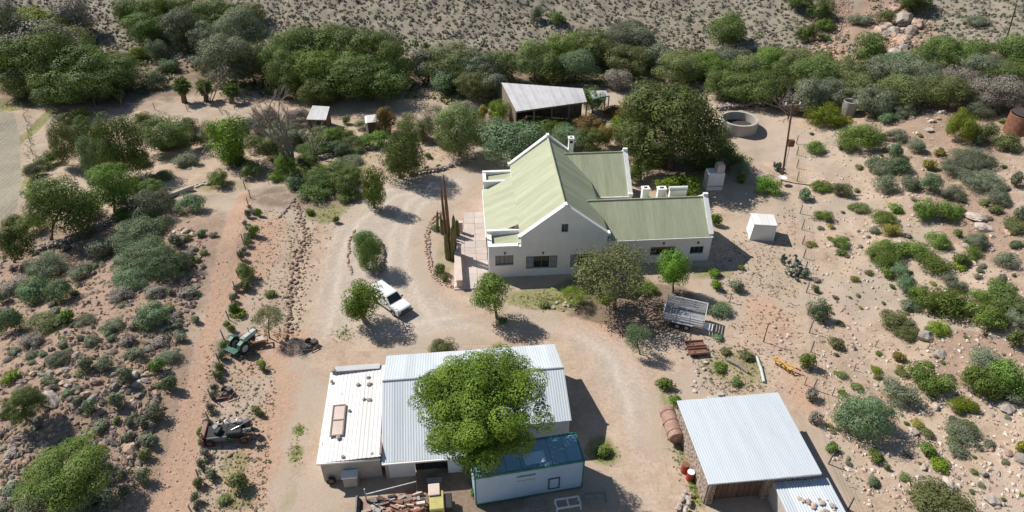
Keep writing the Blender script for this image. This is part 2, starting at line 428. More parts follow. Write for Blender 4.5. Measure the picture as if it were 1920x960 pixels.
# ================================================================ terrain
def pipoly(X, Y, poly):
    """signed distance to polygon, positive inside"""
    pts = np.array(poly, float); n = len(pts)
    d = np.full(X.shape, 1e9); ins = np.zeros(X.shape, bool)
    for i in range(n):
        ax, ay = pts[i]; bx, by = pts[(i + 1) % n]
        ex, ey = bx - ax, by - ay
        t = np.clip(((X - ax) * ex + (Y - ay) * ey) / (ex * ex + ey * ey + 1e-9), 0, 1)
        d = np.minimum(d, np.hypot(X - ax - t * ex, Y - ay - t * ey))
        c = ((ay > Y) != (by > Y)) & (X < (bx - ax) * (Y - ay) / (by - ay + 1e-12) + ax)
        ins ^= c
    return np.where(ins, d, -d)
def pline(X, Y, pts):
    d = np.full(X.shape, 1e9)
    for (ax, ay), (bx, by) in zip(pts[:-1], pts[1:]):
        ex, ey = bx - ax, by - ay
        t = np.clip(((X - ax) * ex + (Y - ay) * ey) / (ex * ex + ey * ey + 1e-9), 0, 1)
        d = np.minimum(d, np.hypot(X - ax - t * ex, Y - ay - t * ey))
    return d
def W2(pts): return [tuple(P(x, y)[0][:2]) for x, y in pts]

step = 0.5
xs = np.concatenate([-(np.geomspace(125, 3000, 14))[::-1], np.arange(-124, 124.01, step), np.geomspace(125, 3000, 14)])
ys = np.concatenate([-(np.geomspace(2, 400, 6))[::-1], np.arange(2, 16, 2.0), np.arange(16, 196.01, step), np.geomspace(200, 4000, 16)])
GX, GY = np.meshgrid(xs, ys)
GZ = hgt(GX, GY)
NX, NY = len(xs), len(ys)
Z = {k: np.zeros(GX.shape) for k in ('hill', 'orange', 'rock', 'grass', 'litter', 'gravel', 'field', 'track')}
def ell(zone, px, py, rx, ry, amt=1.0):
    p, t = P(px, py); s = FPX / t
    k = max(0.3, (CAM_H - p.z) / math.hypot(math.hypot(p.x, p.y), CAM_H - p.z))
    d = np.hypot((GX - p.x) / (rx / s), (GY - p.y) / (ry / s / k))
    Z[zone] = np.maximum(Z[zone], amt * sst(1.3, 0.5, d))

Z['hill'] = sst(112, 124, GY + 0.28 * np.maximum(GX - 45, 0))
Z['rock'] = np.maximum(sst(-24, -33, GX) * sst(72, 60, GY) * 0.85, sst(36, 50, GX) * 0.5 * sst(120, 100, GY))
for a in ((200, 720, 210, 120), (120, 930, 160, 60), (350, 500, 45, 80), (300, 880, 60, 80), (90, 640, 110, 60), (220, 590, 90, 40)): ell('rock', *a)
for a in ((1850, 420, 90, 60), (1840, 680, 90, 60), (1600, 60, 60, 50), (1660, 90, 50, 40), (1470, 640, 40, 50, .4), (1800, 230, 130, 50), (1690, 50, 60, 60, .8)): ell('rock', *a)
for a in ((480, 870, 60, 110, .62), (520, 760, 50, 90, .62), (500, 660, 80, 60, .62), (560, 640, 40, 30, .6), (1440, 600, 60, 60, .6), (1500, 730, 40, 60, .6), (1140, 620, 60, 25, .8), (1560, 90, 30, 40), (470, 480, 60, 100, .7), (660, 880, 60, 30), (780, 930, 60, 30)): ell('orange', *a)
for a in ((1040, 560, 110, 26), (1090, 545, 60, 30), (1140, 590, 50, 20, .6), (1330, 510, 60, 18, .7), (645, 625, 32, 18), (620, 400, 60, 24, .8), (560, 805, 14, 14), (555, 850, 14, 22), (1305, 910, 16, 50), (1290, 870, 14, 30),
          (14, 196, 60, 12, 1.3), (56, 250, 14, 50, 1.2), (62, 330, 16, 60, 1.2), (40, 420, 40, 20), (1130, 845, 40, 30), (410, 350, 80, 16, .6), (600, 320, 140, 30, .6), (1360, 290, 60, 30, .6), (840, 470, 30, 60, .6), (1380, 690, 70, 40, .7), (450, 930, 40, 30, .8), (540, 930, 30, 40, .5), (700, 300, 160, 20, .5),
          (1700, 620, 220, 200, .35), (1800, 300, 200, 90, .4), (1250, 760, 24, 40, .7), (440, 870, 40, 30, .7)): ell('grass', *a)
for a in ((1170, 600, 120, 40), (1230, 560, 90, 30), (1000, 230, 160, 30, .7), (560, 370, 130, 30, .6), (1130, 545, 80, 40), (1280, 300, 120, 40, .8), (1100, 130, 500, 40, .7), (200, 150, 300, 50, .7), (620, 150, 200, 40, .8), (1600, 160, 300, 40, .7), (880, 920, 140, 60, .8), (450, 650, 60, 30, .7)): ell('litter', *a)

DRIVE = W2([(556, 650), (570, 560), (588, 470), (600, 432), (640, 402), (690, 350), (730, 322), (800, 315), (903, 318), (905, 352), (862, 378), (818, 398), (800, 440), (800, 500), (822, 532),
            (862, 546), (905, 548), (880, 576), (930, 606), (1000, 596), (1080, 592), (1140, 604), (1196, 652), (1236, 706), (1244, 790), (1240, 860), (1262, 985), (1150, 985), (1182, 900), (1130, 790), (1080, 690), (1040, 636), (850, 640), (720, 660), (620, 650)])
TRACK = W2([(455, 345), (425, 400), (402, 470), (388, 560), (350, 690), (312, 820), (262, 985), (362, 985), (378, 850), (398, 700), (416, 620), (436, 500), (452, 430), (478, 372)])
FIELD = W2([(-60, 205), (30, 210), (42, 260), (46, 330), (40, 390), (-5, 430), (-60, 440)])
FARM = W2([(60, 200), (120, 186), (250, 178), (420, 180), (500, 190), (640, 185), (800, 192), (850, 195), (840, 210), (740, 235), (560, 240), (450, 232), (330, 228), (130, 214)])
sd_drive, sd_track, sd_field = pipoly(GX, GY, DRIVE), pipoly(GX, GY, TRACK), pipoly(GX, GY, FIELD)
Z['gravel'] = sst(-1.6, 3.4, sd_drive)
Z['orange'] = np.maximum(Z['orange'], 1.25 * sst(-0.3, 1.0, sd_track))
Z['field'] = sst(-0.2, 1.2, sd_field)
for zz in ('rock', 'grass', 'litter'): Z[zz] *= (1 - 0.9 * sst(-0.3, 1.0, sd_drive))
Z['rock'] *= (1 - 0.85 * sst(-0.3, 1.0, sd_track))
for pts in ([(590, 640), (612, 560), (628, 470), (660, 412), (740, 360), (850, 345)], [(720, 640), (800, 615), (880, 600), (960, 615), (1080, 615), (1160, 660), (1200, 760), (1205, 960)], [(800, 620), (768, 560), (745, 500), (748, 440), (780, 380), (850, 345)]):
    w = W2(pts); d = pline(GX, GY, w)
    Z['track'] = np.maximum(Z['track'], np.maximum(np.exp(-((d - 0.85) / 0.3) ** 2), 0))
GZ = GZ - 0.10 * np.exp(-((pline(GX, GY, W2([(562, 450), (548, 520), (540, 580), (535, 640)]))) / 0.5) ** 2)

def sheet(name, mask, lift):
    """the terrain faces where mask is true, lifted a little; every sheet keeps the terrain's own weights"""
    q = mask[:-1, :-1] & mask[1:, :-1] & mask[:-1, 1:] & mask[1:, 1:]
    jj, ii = np.nonzero(q)
    a = jj * NX + ii
    quads = np.stack([a, a + 1, a + 1 + NX, a + NX], 1)
    used, inv = np.unique(quads, return_inverse=True)
    quads = inv.reshape(-1, 4)
    co = np.stack([GX.ravel()[used], GY.ravel()[used], GZ.ravel()[used] + lift], 1)
    me = bpy.data.meshes.new(name)
    me.vertices.add(len(co)); me.vertices.foreach_set('co', co.ravel())
    me.loops.add(quads.size); me.loops.foreach_set('vertex_index', quads.ravel().astype(np.int32))
    me.polygons.add(len(quads)); me.polygons.foreach_set('loop_start', np.arange(0, quads.size, 4, dtype=np.int32))
    me.update(calc_edges=True)
    me.polygons.foreach_set('use_smooth', np.ones(len(quads), bool))
    for k, arr in Z.items():
        at = me.attributes.new(k, 'FLOAT', 'POINT')
        at.data.foreach_set('value', arr.ravel()[used].astype(np.float32))
    me.materials.append(M['ground'])
    o = mesh_obj(name, me)
    o['kind'] = 'structure'
    return o
sheet('ground', np.ones(GX.shape, bool), 0.0)
sheet('gravel_driveway', sd_drive > -0.6, 0.012)
sheet('dirt_track', sd_track > -0.2, 0.012)
sheet('ploughed_field', sd_field > -0.3, 0.012)

# ================================================================ building helpers
_sheet_cache = {}
def ribbed_mesh(w, L, ribs, depth, mat):
    key = (round(w, 3), round(L, 3), ribs, depth, mat.name)
    if key in _sheet_cache: return _sheet_cache[key]
    prof = []
    p = w / ribs
    for i in range(ribs):
        x = i * p
        prof += [(x, 0), (x + .30 * p, 0), (x + .45 * p, depth), (x + .70 * p, depth), (x + .85 * p, 0)]
    prof.append((w + 0.02, 0))
    vs = [(x, 0, z) for x, z in prof] + [(x, L, z) for x, z in prof]
    n = len(prof)
    fs = [(i, i + 1, n + i + 1, n + i) for i in range(n - 1)]
    me = bpy.data.meshes.new('roof_sheet')
    me.from_pydata(vs, [], fs); me.materials.append(mat)
    _sheet_cache[key] = me
    return me
def slope(parent, mat, A, B, C, D, w=0.8, ribs=4, depth=0.006, jit=0.004):
    """roof slope A-B eave, D-C top edge (parallelogram), laid as separate ribbed sheets"""
    A, B, C, D = map(Vector, (A, B, C, D))
    ex = (B - A); n = max(1, round(ex.length / w)); w = ex.length / n
    ex = ex.normalized(); ey = (D - A); L = ey.length; ey = ey.normalized(); ez = ex.cross(ey).normalized()
    if ez.z < 0: ez = -ez
    me = ribbed_mesh(w, L, ribs, depth, mat)
    for i in range(n):
        Mx = Matrix((ex, ey, ez)).transposed().to_4x4()
        Mx.translation = A + ex * (w * i) + ez * (0.004 + 0.004 * (i % 2) + random.random() * jit) - ey * random.random() * 0.03
        o = bpy.data.objects.new('roof_sheet', me); COL.objects.link(o)
        o.parent = parent; o.matrix_parent_inverse = Matrix.Identity(4); o.matrix_basis = Mx
def wall_grid(mb, x0, x1, z0, z1, y0, y1, ops=(), swap=False):
    X = sorted({x0, x1, *[v for o in ops for v in o[:2]]}); Zs = sorted({z0, z1, *[v for o in ops for v in o[2:]]})
    for a, b in zip(X[:-1], X[1:]):
        run = None
        for c, d in zip(Zs[:-1], Zs[1:]):
            mx, mz = (a + b) / 2, (c + d) / 2
            if any(o[0] < mx < o[1] and o[2] < mz < o[3] for o in ops): continue
            if swap: mb.b(y0, y1, a, b, c, d)
            else: mb.b(a, b, y0, y1, c, d)
def window(parent, x0, x1, z0, z1, y, bars=3, shut=0.0, lining=False, sill=True, name='window'):
    """window in the plane y=const facing -y, recessed in its opening"""
    fr = MB(); t = 0.06
    fr.b(x0, x1, y + .10, y + .17, z0, z0 + t); fr.b(x0, x1, y + .10, y + .17, z1 - t, z1)
    fr.b(x0, x0 + t, y + .102, y + .168, z0 + t, z1 - t); fr.b(x1 - t, x1, y + .102, y + .168, z0 + t, z1 - t)
    for k in range(1, bars):
        xx = x0 + (x1 - x0) * k / bars
        fr.b(xx - .025, xx + .025, y + .11, y + .16, z0 + t, z1 - t)
    w = fr.build(name, M['frame'], parent)
    g = MB().b(x0 + .01, x1 - .01, y + .18, y + .20, z0 + .01, z1 - .01)
    g.build('pane', M['curtain'] if lining else M['glass'], w)
    if sill: MB().b(x0 - .08, x1 + .08, y - .07, y + .10, z0 - .09, z0 - .003).build('sill', M['coping'], w)
    if shut:
        for sx in (-1, 1):
            a = x0 - shut - .02 if sx < 0 else x1 + .02
            s = MB()
            s.b(a, a + shut, y - .045, y - .005, z0, z0 + .07); s.b(a, a + shut, y - .045, y - .005, z1 - .07, z1)
            s.b(a, a + .07, y - .044, y - .006, z0 + .07, z1 - .07); s.b(a + shut - .07, a + shut, y - .044, y - .006, z0 + .07, z1 - .07)
            nl = 9
            for k in range(nl):
                zz = z0 + .07 + (z1 - z0 - .14) * (k + .5) / nl
                s.box((a + shut / 2, y - .025, zz), (shut - .14, .05, .09), rx=R(-30))
            s.build('shutter', M['shutter'], w)
    return w

# ================================================================ farmhouse
H = empty('farmhouse', (-2.30, 54.75, 0.0), R(4.2), 'large white gabled farmhouse with pale green sheet roofs in the middle of the yard', 'house')
EAVE, RID = 4.7, 8.0
XL, XM, XR, XE = 3.2, 7.45, 11.75, 23.0
D = 15.3
# front facade with openings and gable
mb = MB()
ops = [(.65, 2.45, 1.5, 2.7), (4.45, 6.1, 0.95, 2.45), (8.9, 10.0, 0.95, 2.45), (7.14, 7.80, 5.2, 6.15)]
wall_grid(mb, 0, XL, -.3, 3.7, 0, .38, ops[:1])
wall_grid(mb, XL, XR, -.3, 4.65, 0, .38, ops[1:3])
wall_grid(mb, 6.6, 8.3, 4.65, 6.6, 0, .38, ops[3:])
mb.prism([(XL, 4.65), (6.6, 4.65), (6.6, 7.39), (XL, 4.72)], 'y', 0, .38)
mb.prism([(8.3, 4.65), (XR, 4.65), (XR, 4.72), (8.3, 7.46)], 'y', 0, .38)
mb.prism([(6.6, 6.6), (8.3, 6.6), (8.3, 7.46), (XM, 8.12), (6.6, 7.39)], 'y', 0, .38)
fw = mb.build('gable_wall', M['white'], H)
fw['label'] = 'front gable wall facing the yard'
# coping of the front gable: strips that follow the outline, shoulders at the feet
def strip(mb, p, q, wdt, thick, y0, y1):
    (x1, z1), (x2, z2) = p, q
    L = math.hypot(x2 - x1, z2 - z1); a = math.atan2(z2 - z1, x2 - x1)
    mb.box(((x1 + x2) / 2 - math.sin(a) * thick / 2, (y0 + y1) / 2, (z1 + z2) / 2 + math.cos(a) * thick / 2), (L, y1 - y0, thick), ry=-a)
def gable_coping(parent, y0, y1, pl, pm, pr, thick=.16):
    c = MB()
    strip(c, pl, pm, 0, thick, y0, y1); strip(c, pm, pr, 0, thick, y0 + .003, y1 - .003)
    c.b(pl[0] - .28, pl[0] + .3, y0 - .005, y1 + .005, pl[1] - .10, pl[1] + .17)
    c.b(pr[0] - .3, pr[0] + .28, y0 - .005, y1 + .005, pr[1] - .10, pr[1] + .17)
    c.b(pm[0] - .16, pm[0] + .16, y0 - .005, y1 + .005, pm[1] - .05, pm[1] + .24)
    return c.build('coping', M['coping'], parent)
gable_coping(fw, -.06, .5, (XL, 4.72), (XM, 8.12), (XR, 4.72))
c = MB(); c.b(-.06, XL - .29, -.06, .44, 3.70, 3.86); c.b(-.06, .36, .44, 2.1, 3.702, 3.858); c.build('coping', M['coping'], fw)
# back gable
mb = MB(); mb.prism([(XL, 0), (XR, 0), (XR, 4.72), (XM, 8.12), (XL, 4.72)], 'y', D - .38, D)
bw = mb.build('gable_wall', M['white'], H); bw['label'] = 'rear gable wall'
gable_coping(bw, D - .48, D + .06, (XL, 4.72), (XM, 8.14), (XR, 4.72))
# side walls and corner rooms
mb = MB()
mb.b(XL, XL + .35, .38, D - .38, -.3, 4.5); mb.b(XR - .35, XR, .38, D - .38, -.3, 4.3)
mb.build('wall', M['white'], H)
mb = MB(); mb.b(0, .3, .38, 2.3, -.3, 3.698); mb.b(0, XL, 2.3, 2.6, -.3, 3.9)
fr_ = mb.build('wall', M['white'], H)
c = MB(); c.box(((XL - .05) / 2, 2.45, 4.02), (XL + .1, .36, .24)); c.build('coping', M['coping'], fr_)
mb = MB(); mb.b(0, .3, 12.5, D - .01, -.3, 3.6); mb.b(0, XL, 12.2, 12.5, -.3, 3.95); mb.b(.3, XL, D - .3, D - .012, -.3, 3.7)
br_ = mb.build('wall', M['white'], H)
c = MB(); c.box(((XL - .05) / 2, 12.35, 4.07), (XL + .1, .36, .24)); c.b(-.05, XL, D - .35, D + .04, 3.7, 3.88); c.b(-.05, .34, 12.5, D - .35, 3.6, 3.78); c.build('coping', M['coping'], br_)
for yy in (4.5, 7.3, 10.1): MB().b(.05, .3, yy - .13, yy + .13, -.1, 3.12).build('verandah_post', M['white'], H)
# main roof
k = (RID - EAVE) / (XM - XL)
rf = MB().tube([(XM, .5, RID + .02), (XM, D - .48, RID + .02)], .10, 8).build('roof', M['roofgreen'], H)
rf['label'] = 'pale green corrugated main roof'
slope(rf, M['roofgreen'], (XL - .05, .45, EAVE - .04), (XL - .05, D - .45, EAVE - .04), (XM, D - .45, RID), (XM, .45, RID))
slope(rf, M['roofgreen'], (XR + .12, D - .45, EAVE - .10), (XR + .12, .45, EAVE - .10), (XM, .45, RID), (XM, D - .45, RID))
vr = MB().b(-.22, -.10, 2.62, 12.18, 3.05, 3.17).build('roof', M['coping'], H); vr['label'] = 'verandah roof with white gutter'
slope(vr, M['roofgreen'], (-.12, 2.62, 3.18), (-.12, 12.18, 3.18), (XL - .02, 12.18, EAVE - .06), (XL - .02, 2.62, EAVE - .06))
r1 = MB().b(.3, XL, .38, .46, 3.5, 3.62).build('roof', M['coping'], H); r1['label'] = 'small flat roof of the front corner room'
slope(r1, M['roofgreen'], (.28, .46, 3.48), (.28, 2.3, 3.48), (XL, 2.3, 3.78), (XL, .46, 3.78))
r2 = MB().b(.3, XL, 12.5, 12.58, 3.4, 3.5).build('roof', M['coping'], H); r2['label'] = 'small flat roof of the rear corner room'
slope(r2, M['roofgreen'], (.28, 12.55, 3.40), (.28, D - .35, 3.40), (XL, D - .35, 3.68), (XL, 12.55, 3.68))
# right wing
y0, y1, rz_, ez_ = 1.3, 8.3, 5.7, 3.2
ym = (y0 + y1) / 2
mb = MB(); wall_grid(mb, XR, XE - .35, -.3, ez_, y0, y0 + .35, [(16.7, 19.3, .95, 2.0), (20.9, 22.3, .95, 1.85)])
mb.build('wall', M['white'], H)
mb = MB(); mb.b(XR, XE - .35, y1 - .35, y1, -.3, ez_); mb.build('wall', M['white'], H)
mb = MB(); mb.prism([(y0, -.3), (y1, -.3), (y1, ez_ + .06), (ym, rz_ + .14), (y0, ez_ + .06)], 'x', XE - .35, XE)
ew = mb.build('gable_wall', M['white'], H); ew['label'] = 'end gable wall of the right wing'
c = MB()
for (a, b) in (((y0, ez_ + .06), (ym, rz_ + .14)), ((y1, ez_ + .06), (ym, rz_ + .14))):
    L = math.hypot(b[0] - a[0], b[1] - a[1]); an = math.atan2(b[1] - a[1], abs(b[0] - a[0])) * (1 if b[0] > a[0] else -1)
    c.box((XE - .17, (a[0] + b[0]) / 2, (a[1] + b[1]) / 2 + .07), (.46, L, .15), rx=an)
c.b(XE - .42, XE + .08, ym - .15, ym + .15, rz_ + .1, rz_ + .42)
c.build('coping', M['coping'], ew)
rw = MB().tube([(XR - 2.4, ym, rz_ + .02), (XE - .4, ym, rz_ + .02)], .09, 8).build('roof', M['roofgreen'], H); rw['label'] = 'green corrugated roof of the right wing'
slope(rw, M['roofgreen'], (XR - 2.6, y0 - .22, ez_ - .02), (XE - .38, y0 - .22, ez_ - .02), (XE - .38, ym, rz_), (XR - 2.6, ym, rz_))
slope(rw, M['roofgreen'], (XE - .38, y1 + .22, ez_ - .02), (XR - 2.6, y1 + .22, ez_ - .02), (XR - 2.6, ym, rz_), (XE - .38, ym, rz_))
MB().b(XR + .35, XE - .02, y0 - .32, y0 - .21, ez_ - .16, ez_ - .04).build('gutter', M['coping'], H)
# rear wing
y0, y1, rz_, ez_ = 9.3, 17.9, 6.6, 3.6
ym = (y0 + y1) / 2; XB = 16.3
mb = MB(); mb.b(XR, XB - .35, y0, y0 + .35, -.3, ez_); mb.b(XR, XB - .35, y1 - .35, y1, -.3, ez_); mb.b(XR - .35, XR, D, y1, -.3, ez_); mb.build('wall', M['white'], H)
mb = MB(); mb.prism([(y0, -.3), (y1, -.3), (y1, ez_ + .06), (ym, rz_ + .14), (y0, ez_ + .06)], 'x', XB - .35, XB)
gw = mb.build('gable_wall', M['white'], H); gw['label'] = 'end gable wall of the rear wing'
c = MB()
for (a, b) in (((y0, ez_ + .06), (ym, rz_ + .14)), ((y1, ez_ + .06), (ym, rz_ + .14))):
    L = math.hypot(b[0] - a[0], b[1] - a[1]); an = math.atan2(b[1] - a[1], abs(b[0] - a[0])) * (1 if b[0] > a[0] else -1)
    c.box((XB - .17, (a[0] + b[0]) / 2, (a[1] + b[1]) / 2 + .07), (.46, L, .15), rx=an)
c.b(XB - .42, XB + .08, ym - .15, ym + .15, rz_ + .1, rz_ + .45)
c.b(XB - .42, XB + .08, y0 - .25, y0 + .2, ez_ - .1, ez_ + .2)
c.build('coping', M['coping'], gw)
rb = MB().tube([(XR - 2.6, ym, rz_ + .02), (XB - .4, ym, rz_ + .02)], .09, 8).build('roof', M['roofgreen'], H); rb['label'] = 'pale green corrugated roof of the rear wing'
slope(rb, M['roofgreen'], (XR - 2.4, y0 - .22, ez_ - .1), (XB - .38, y0 - .22, ez_ - .1), (XB - .38, ym, rz_), (XR - 2.4, ym, rz_))
slope(rb, M['roofgreen'], (XB - .38, y1 + .22, ez_ - .1), (XR - 2.4, y1 + .22, ez_ - .1), (XR - 2.4, ym, rz_), (XB - .38, ym, rz_))
MB().b(XR + .2, XB - .02, y0 - .34, y0 - .21, ez_ - .22, ez_ - .10).build('gutter', M['coping'], H)
# windows
window(H, .65, 2.45, 1.5, 2.7, 0, 4, lining=True)
window(H, 4.45, 6.1, .95, 2.45, 0, 2, shut=.72)
window(H, 8.9, 10.0, .95, 2.45, 0, 2, shut=.7)
window(H, 7.14, 7.80, 5.2, 6.15, 0, 2, sill=False)
window(H, 16.7, 19.3, .95, 2.0, 1.3, 5)
window(H, 20.9, 22.3, .95, 1.85, 1.3, 3)
# lamps, vents and pipes on the front wall
for (x, z, y) in ((1.6, 3.0, -.06), (5.4, 2.85, -.06), (18.0, 2.45, 1.24), (21.6, 2.35, 1.24)):
    MB().box((x, y, z), (.16, .12, .22)).build('wall_lamp', M['blackmetal'], H)
MB().tube([(7.0, -.06, .9), (7.0, -.06, 3.4), (7.0, .02, 3.5)], .035, 6).build('pipe', M['coping'], H)
# chimneys
def chimney(x, y, z0, z1, w, d, nm='chimney', pots=True):
    m = MB(); m.b(x - w / 2, x + w / 2, y - d / 2, y + d / 2, z0, z1); m.b(x - w / 2 - .07, x + w / 2 + .07, y - d / 2 - .07, y + d / 2 + .07, z1 + .001, z1 + .14)
    ch = m.build(nm, M['coping'], H)
    if pots: MB().b(x - w / 4, x + w / 4, y - d / 4, y + d / 4, z1 + .142, z1 + .16).build('flue', M['black'], ch)
    return ch
ch = chimney(10.15, D - .2, 5.0, 7.75, .55, .6); MB().b(9.98, 10.32, D - .53, D - .50, 7.3, 7.6).build('opening', M['black'], ch)  # black plate on the face stands in for the shade inside a hole
chimney(17.0, 6.75, 4.0, 5.75, .7, .6); chimney(18.75, 6.75, 4.0, 5.65, .85, .6)
t = MB(); t.tube([(19.7, 7.2, 5.42), (21.7, 7.2, 5.42)], .2, 10); t.b(19.8, 21.6, 6.95, 7.45, 4.2, 5.24); t.build('water_heater', M['coping'], H, smooth=False)['label'] = 'long white rooftop water tank'

# terrace beside the house: paving slabs laid one by one
TER = empty('stone_terrace', (0, 0, 0)); TER['kind'] = 'structure'
slab_me = MB().box((0, 0, 0), (1.16, 1.16, .12)).mesh('paving_slab', M['paving'], bevel=.012)
ca, sa = math.cos(R(4.2)), math.sin(R(4.2))
for i in range(3):
    for j in range(12):
        lx, ly = -.62 - 1.18 * i, -1.2 + 1.18 * j
        if i == 2 and j > 8: continue
        o = mesh_obj('paving_slab', slab_me, TER, (-2.30 + lx * ca - ly * sa, 54.75 + lx * sa + ly * ca, .062 + random.random() * .012), (0, 0, R(4.2)))
gw_ = MB()
p0, p1 = G(858, 482), G(862, 541)
d_ = (p1 - p0); Lw = d_.length
gw_.box((0, 0, .45), (.55, Lw, 1.1)); gw_.box((0, 0, 1.03), (.68, Lw + .1, .08))
o = gw_.build('garden_wall', M['pinkwall'], None, ((p0 + p1) / 2).to_tuple(), (0, 0, math.atan2(d_.y, d_.x) + math.pi / 2), bevel=.02)
tag(o, 'low pink plastered wall along the terrace beside the cactus bed', 'wall')
for (a, b, c_) in ((865, 438, 'upper'), (862, 480, 'lower')):
    p = G(a, b)
    e = MB(); e.box((0, 0, .75), (.38, .38, 1.5)); e.box((0, 0, 1.54), (.5, .5, .1))
    o = e.build('gate_pillar', M['pinkwall'], None, p.to_tuple(), (0, 0, R(4)), bevel=.02)
    tag(o, 'square plastered terrace pillar, ' + ('farther one, behind the tall cactus' if c_ == 'upper' else 'nearer one at the end of the low pink wall'), 'pillar')

# ================================================================ workshop shed (front left)
S = empty('workshop_shed', (-9.83, 36.5, 0), R(5.8), 'long corrugated iron shed with white lean-to, behind the big fresh green tree', 'shed')
rd, ev = 4.2, 2.8
UL, UE = 13.9, 6.2          # ridge length, right end of the forward extension
mb = MB()
mb.b(.1, .35, -5.7, 3.9, -.2, 2.15); mb.b(UL - .3, UL - .05, -3.75, 3.9, -.2, 2.78); mb.b(.35, UL - .3, 3.65, 3.9, -.2, 2.78)
mb.b(UE, UL - .3, -3.75, -3.5, -.2, 2.78); mb.b(UE - .25, UE, -5.7, -3.5, -.2, 2.1)
mb.prism([(-3.75, 2.781), (3.9, 2.781), (0, 4.12)], 'x', UL - .29, UL - .06)
mb.build('wall', M['plaster'], S)
mb = MB(); wall_grid(mb, .35, UE - .25, -.2, 2.0, -5.7, -5.45, [(2.2, 4.6, -.2, 1.7), (4.95, 5.5, 1.2, 1.75)])
mb.build('wall', M['white'], S)['label'] = 'whitewashed front wall with a dark doorway'
MB().b(2.2, 4.6, -5.2, -5.15, -.2, 1.7).build('doorway', M['black'], S)  # black sheet standing in for the shade inside the open doorway
window(S, 4.95, 5.5, 1.2, 1.75, -5.7, 2, sill=False)
rf = MB().tube([(-.05, 0, rd + .03), (UL + .05, 0, rd + .03)], .10, 8).build('roof', M['roofgrey'], S); rf['label'] = 'shiny grey corrugated roof'
slope(rf, M['roofgrey'], (UL, 4.2, ev - .03), (-.05, 4.2, ev - .03), (-.05, 0, rd), (UL, 0, rd), ribs=4, depth=.012)
slope(rf, M['roofgrey'], (UE, -4.05, ev - .03), (UL, -4.05, ev - .03), (UL, 0, rd), (UE, 0, rd), ribs=4, depth=.012)
slope(rf, M['roofgrey'], (-.05, -5.95, 2.08), (UE, -5.95, 2.08), (UE, 0, rd), (-.05, 0, rd), ribs=4, depth=.012)
MB().b(-.02, UE - .8, -6.08, -5.96, 1.93, 2.07).build('fascia', M['coping'], S)
# white lean-to on the left
mb = MB(); mb.b(-4.4, -.2, -5.5, -5.25, -.2, 2.2); mb.b(-4.4, -4.15, -5.25, 3.2, -.2, 2.2); mb.b(-4.15, -.2, 2.95, 3.2, -.2, 2.2)
lw = mb.build('wall', M['plaster'], S); lw['label'] = 'bare grey wall of the lean-to'
lr = MB().b(-4.6, -.12, -5.75, -5.66, 2.16, 2.30).build('roof', M['roofwhite'], S); lr['label'] = 'white painted lean-to roof'
slope(lr, M['roofwhite'], (-4.6, -5.65, 2.26), (-.1, -5.65, 2.50), (-.1, 3.45, 2.50), (-4.6, 3.45, 2.26), w=.9, ribs=3, depth=.02)
for (a, b) in ((-3.6, -.8), (-.75, 1.6)): MB().b(-.16, -.02, a, b, 2.52, 2.62).build('flashing', M['red'], S)
MB().b(-.16, -.02, -5.5, -3.65, 2.52, 2.6).build('flashing', M['rustpink'], S)
MB().box((-2.4, 3.25, 2.62), (3.6, .5, .06), rx=R(8)).build('loose_sheet', M['roofold'], S)

def S2W(u, v, z=0):
    a = R(5.8)
    return Vector((-9.83 + u * math.cos(a) - v * math.sin(a), 36.5 + u * math.sin(a) + v * math.cos(a), z))

# ================================================================ blue and white cabin
K = empty('site_cabin', (-2.55, 28.55, 0), R(11.0), 'blue roofed white box cabin with green trim under the big tree', 'cabin')
KL, KD, KH = 7.75, 2.45, 3.05
mb = MB(); mb.b(0, KL, 0, KD, .12, KH); mb.build('body', M['bluebox'], K)
mb = MB()
for x in (-.015, KL - .085): mb.b(x, x + .1, -.03, .07, .1, KH)
mb.b(-.02, KL + .02, -.04, .05, KH - .02, KH + .16); mb.b(-.02, KL + .02, KD - .06, KD + .04, KH - .02, KH + .16)
mb.b(-.02, .07, .05, KD - .06, KH - .02, KH + .158); mb.b(KL - .07, KL + .02, .05, KD - .06, KH - .02, KH + .158)
mb.b(-.005, KL + .005, -.025, .04, .1, .2)
mb.build('trim', M['greentrim'], K)
rp = MB(); rp.box((KL / 2, KD / 2, KH + .02), (KL - .15, KD - .12, .03)); rfk = rp.build('roof', M['blueroof'], K)
for i in range(7):
    w_ = (KL - .2) / 7
    MB().box((.1 + w_ * (i + .5), KD / 2, KH + .06 + .008 * (i % 2)), (w_ - .03, KD - .14, .03)).build('roof_panel', M['blueroof'], rfk)
MB().box((4.35, .85, KH + .105), (1.5, 1.0, .03), rz=.03).build('roof_hatch', M['bluebox'], rfk)
for (x, y, a, b) in ((5.75, 1.1, .35, .12), (5.95, 1.45, .2, .18), (6.35, 1.2, .5, .14), (6.75, 1.5, .18, .35), (5.6, .7, .16, .14), (6.1, .85, .3, .1), (3.3, 1.2, .2, .2), (2.9, .9, .16, .12), (5.6, 1.7, .25, .1)):
    MB().box((x, y, KH + .099 + .004), (a, b, .012), rz=x).build('flaked_patch', M['steel'], rfk)
mb = MB(); mb.b(5.2, 5.28, -.07, -.015, .55, 1.75); mb.b(5.95, 6.03, -.07, -.015, .55, 1.75); mb.b(5.28, 5.95, -.068, -.017, 1.67, 1.75); mb.b(5.28, 5.95, -.068, -.017, .55, .63)
mb.build('hatch_frame', M['blackmetal'], K)
MB().b(5.28, 5.95, -.03, -.005, .63, 1.67).build('hatch', M['bluebox'], K)
lt = MB(); x = 2.95
for wl in (.10, .05, .12, .08, .10, .12, .07, .11, .09, .10, .12):
    lt.b(x, x + wl, -.012, -.004, 2.42, 2.58 + random.choice((0, .02, .04))); x += wl + .025
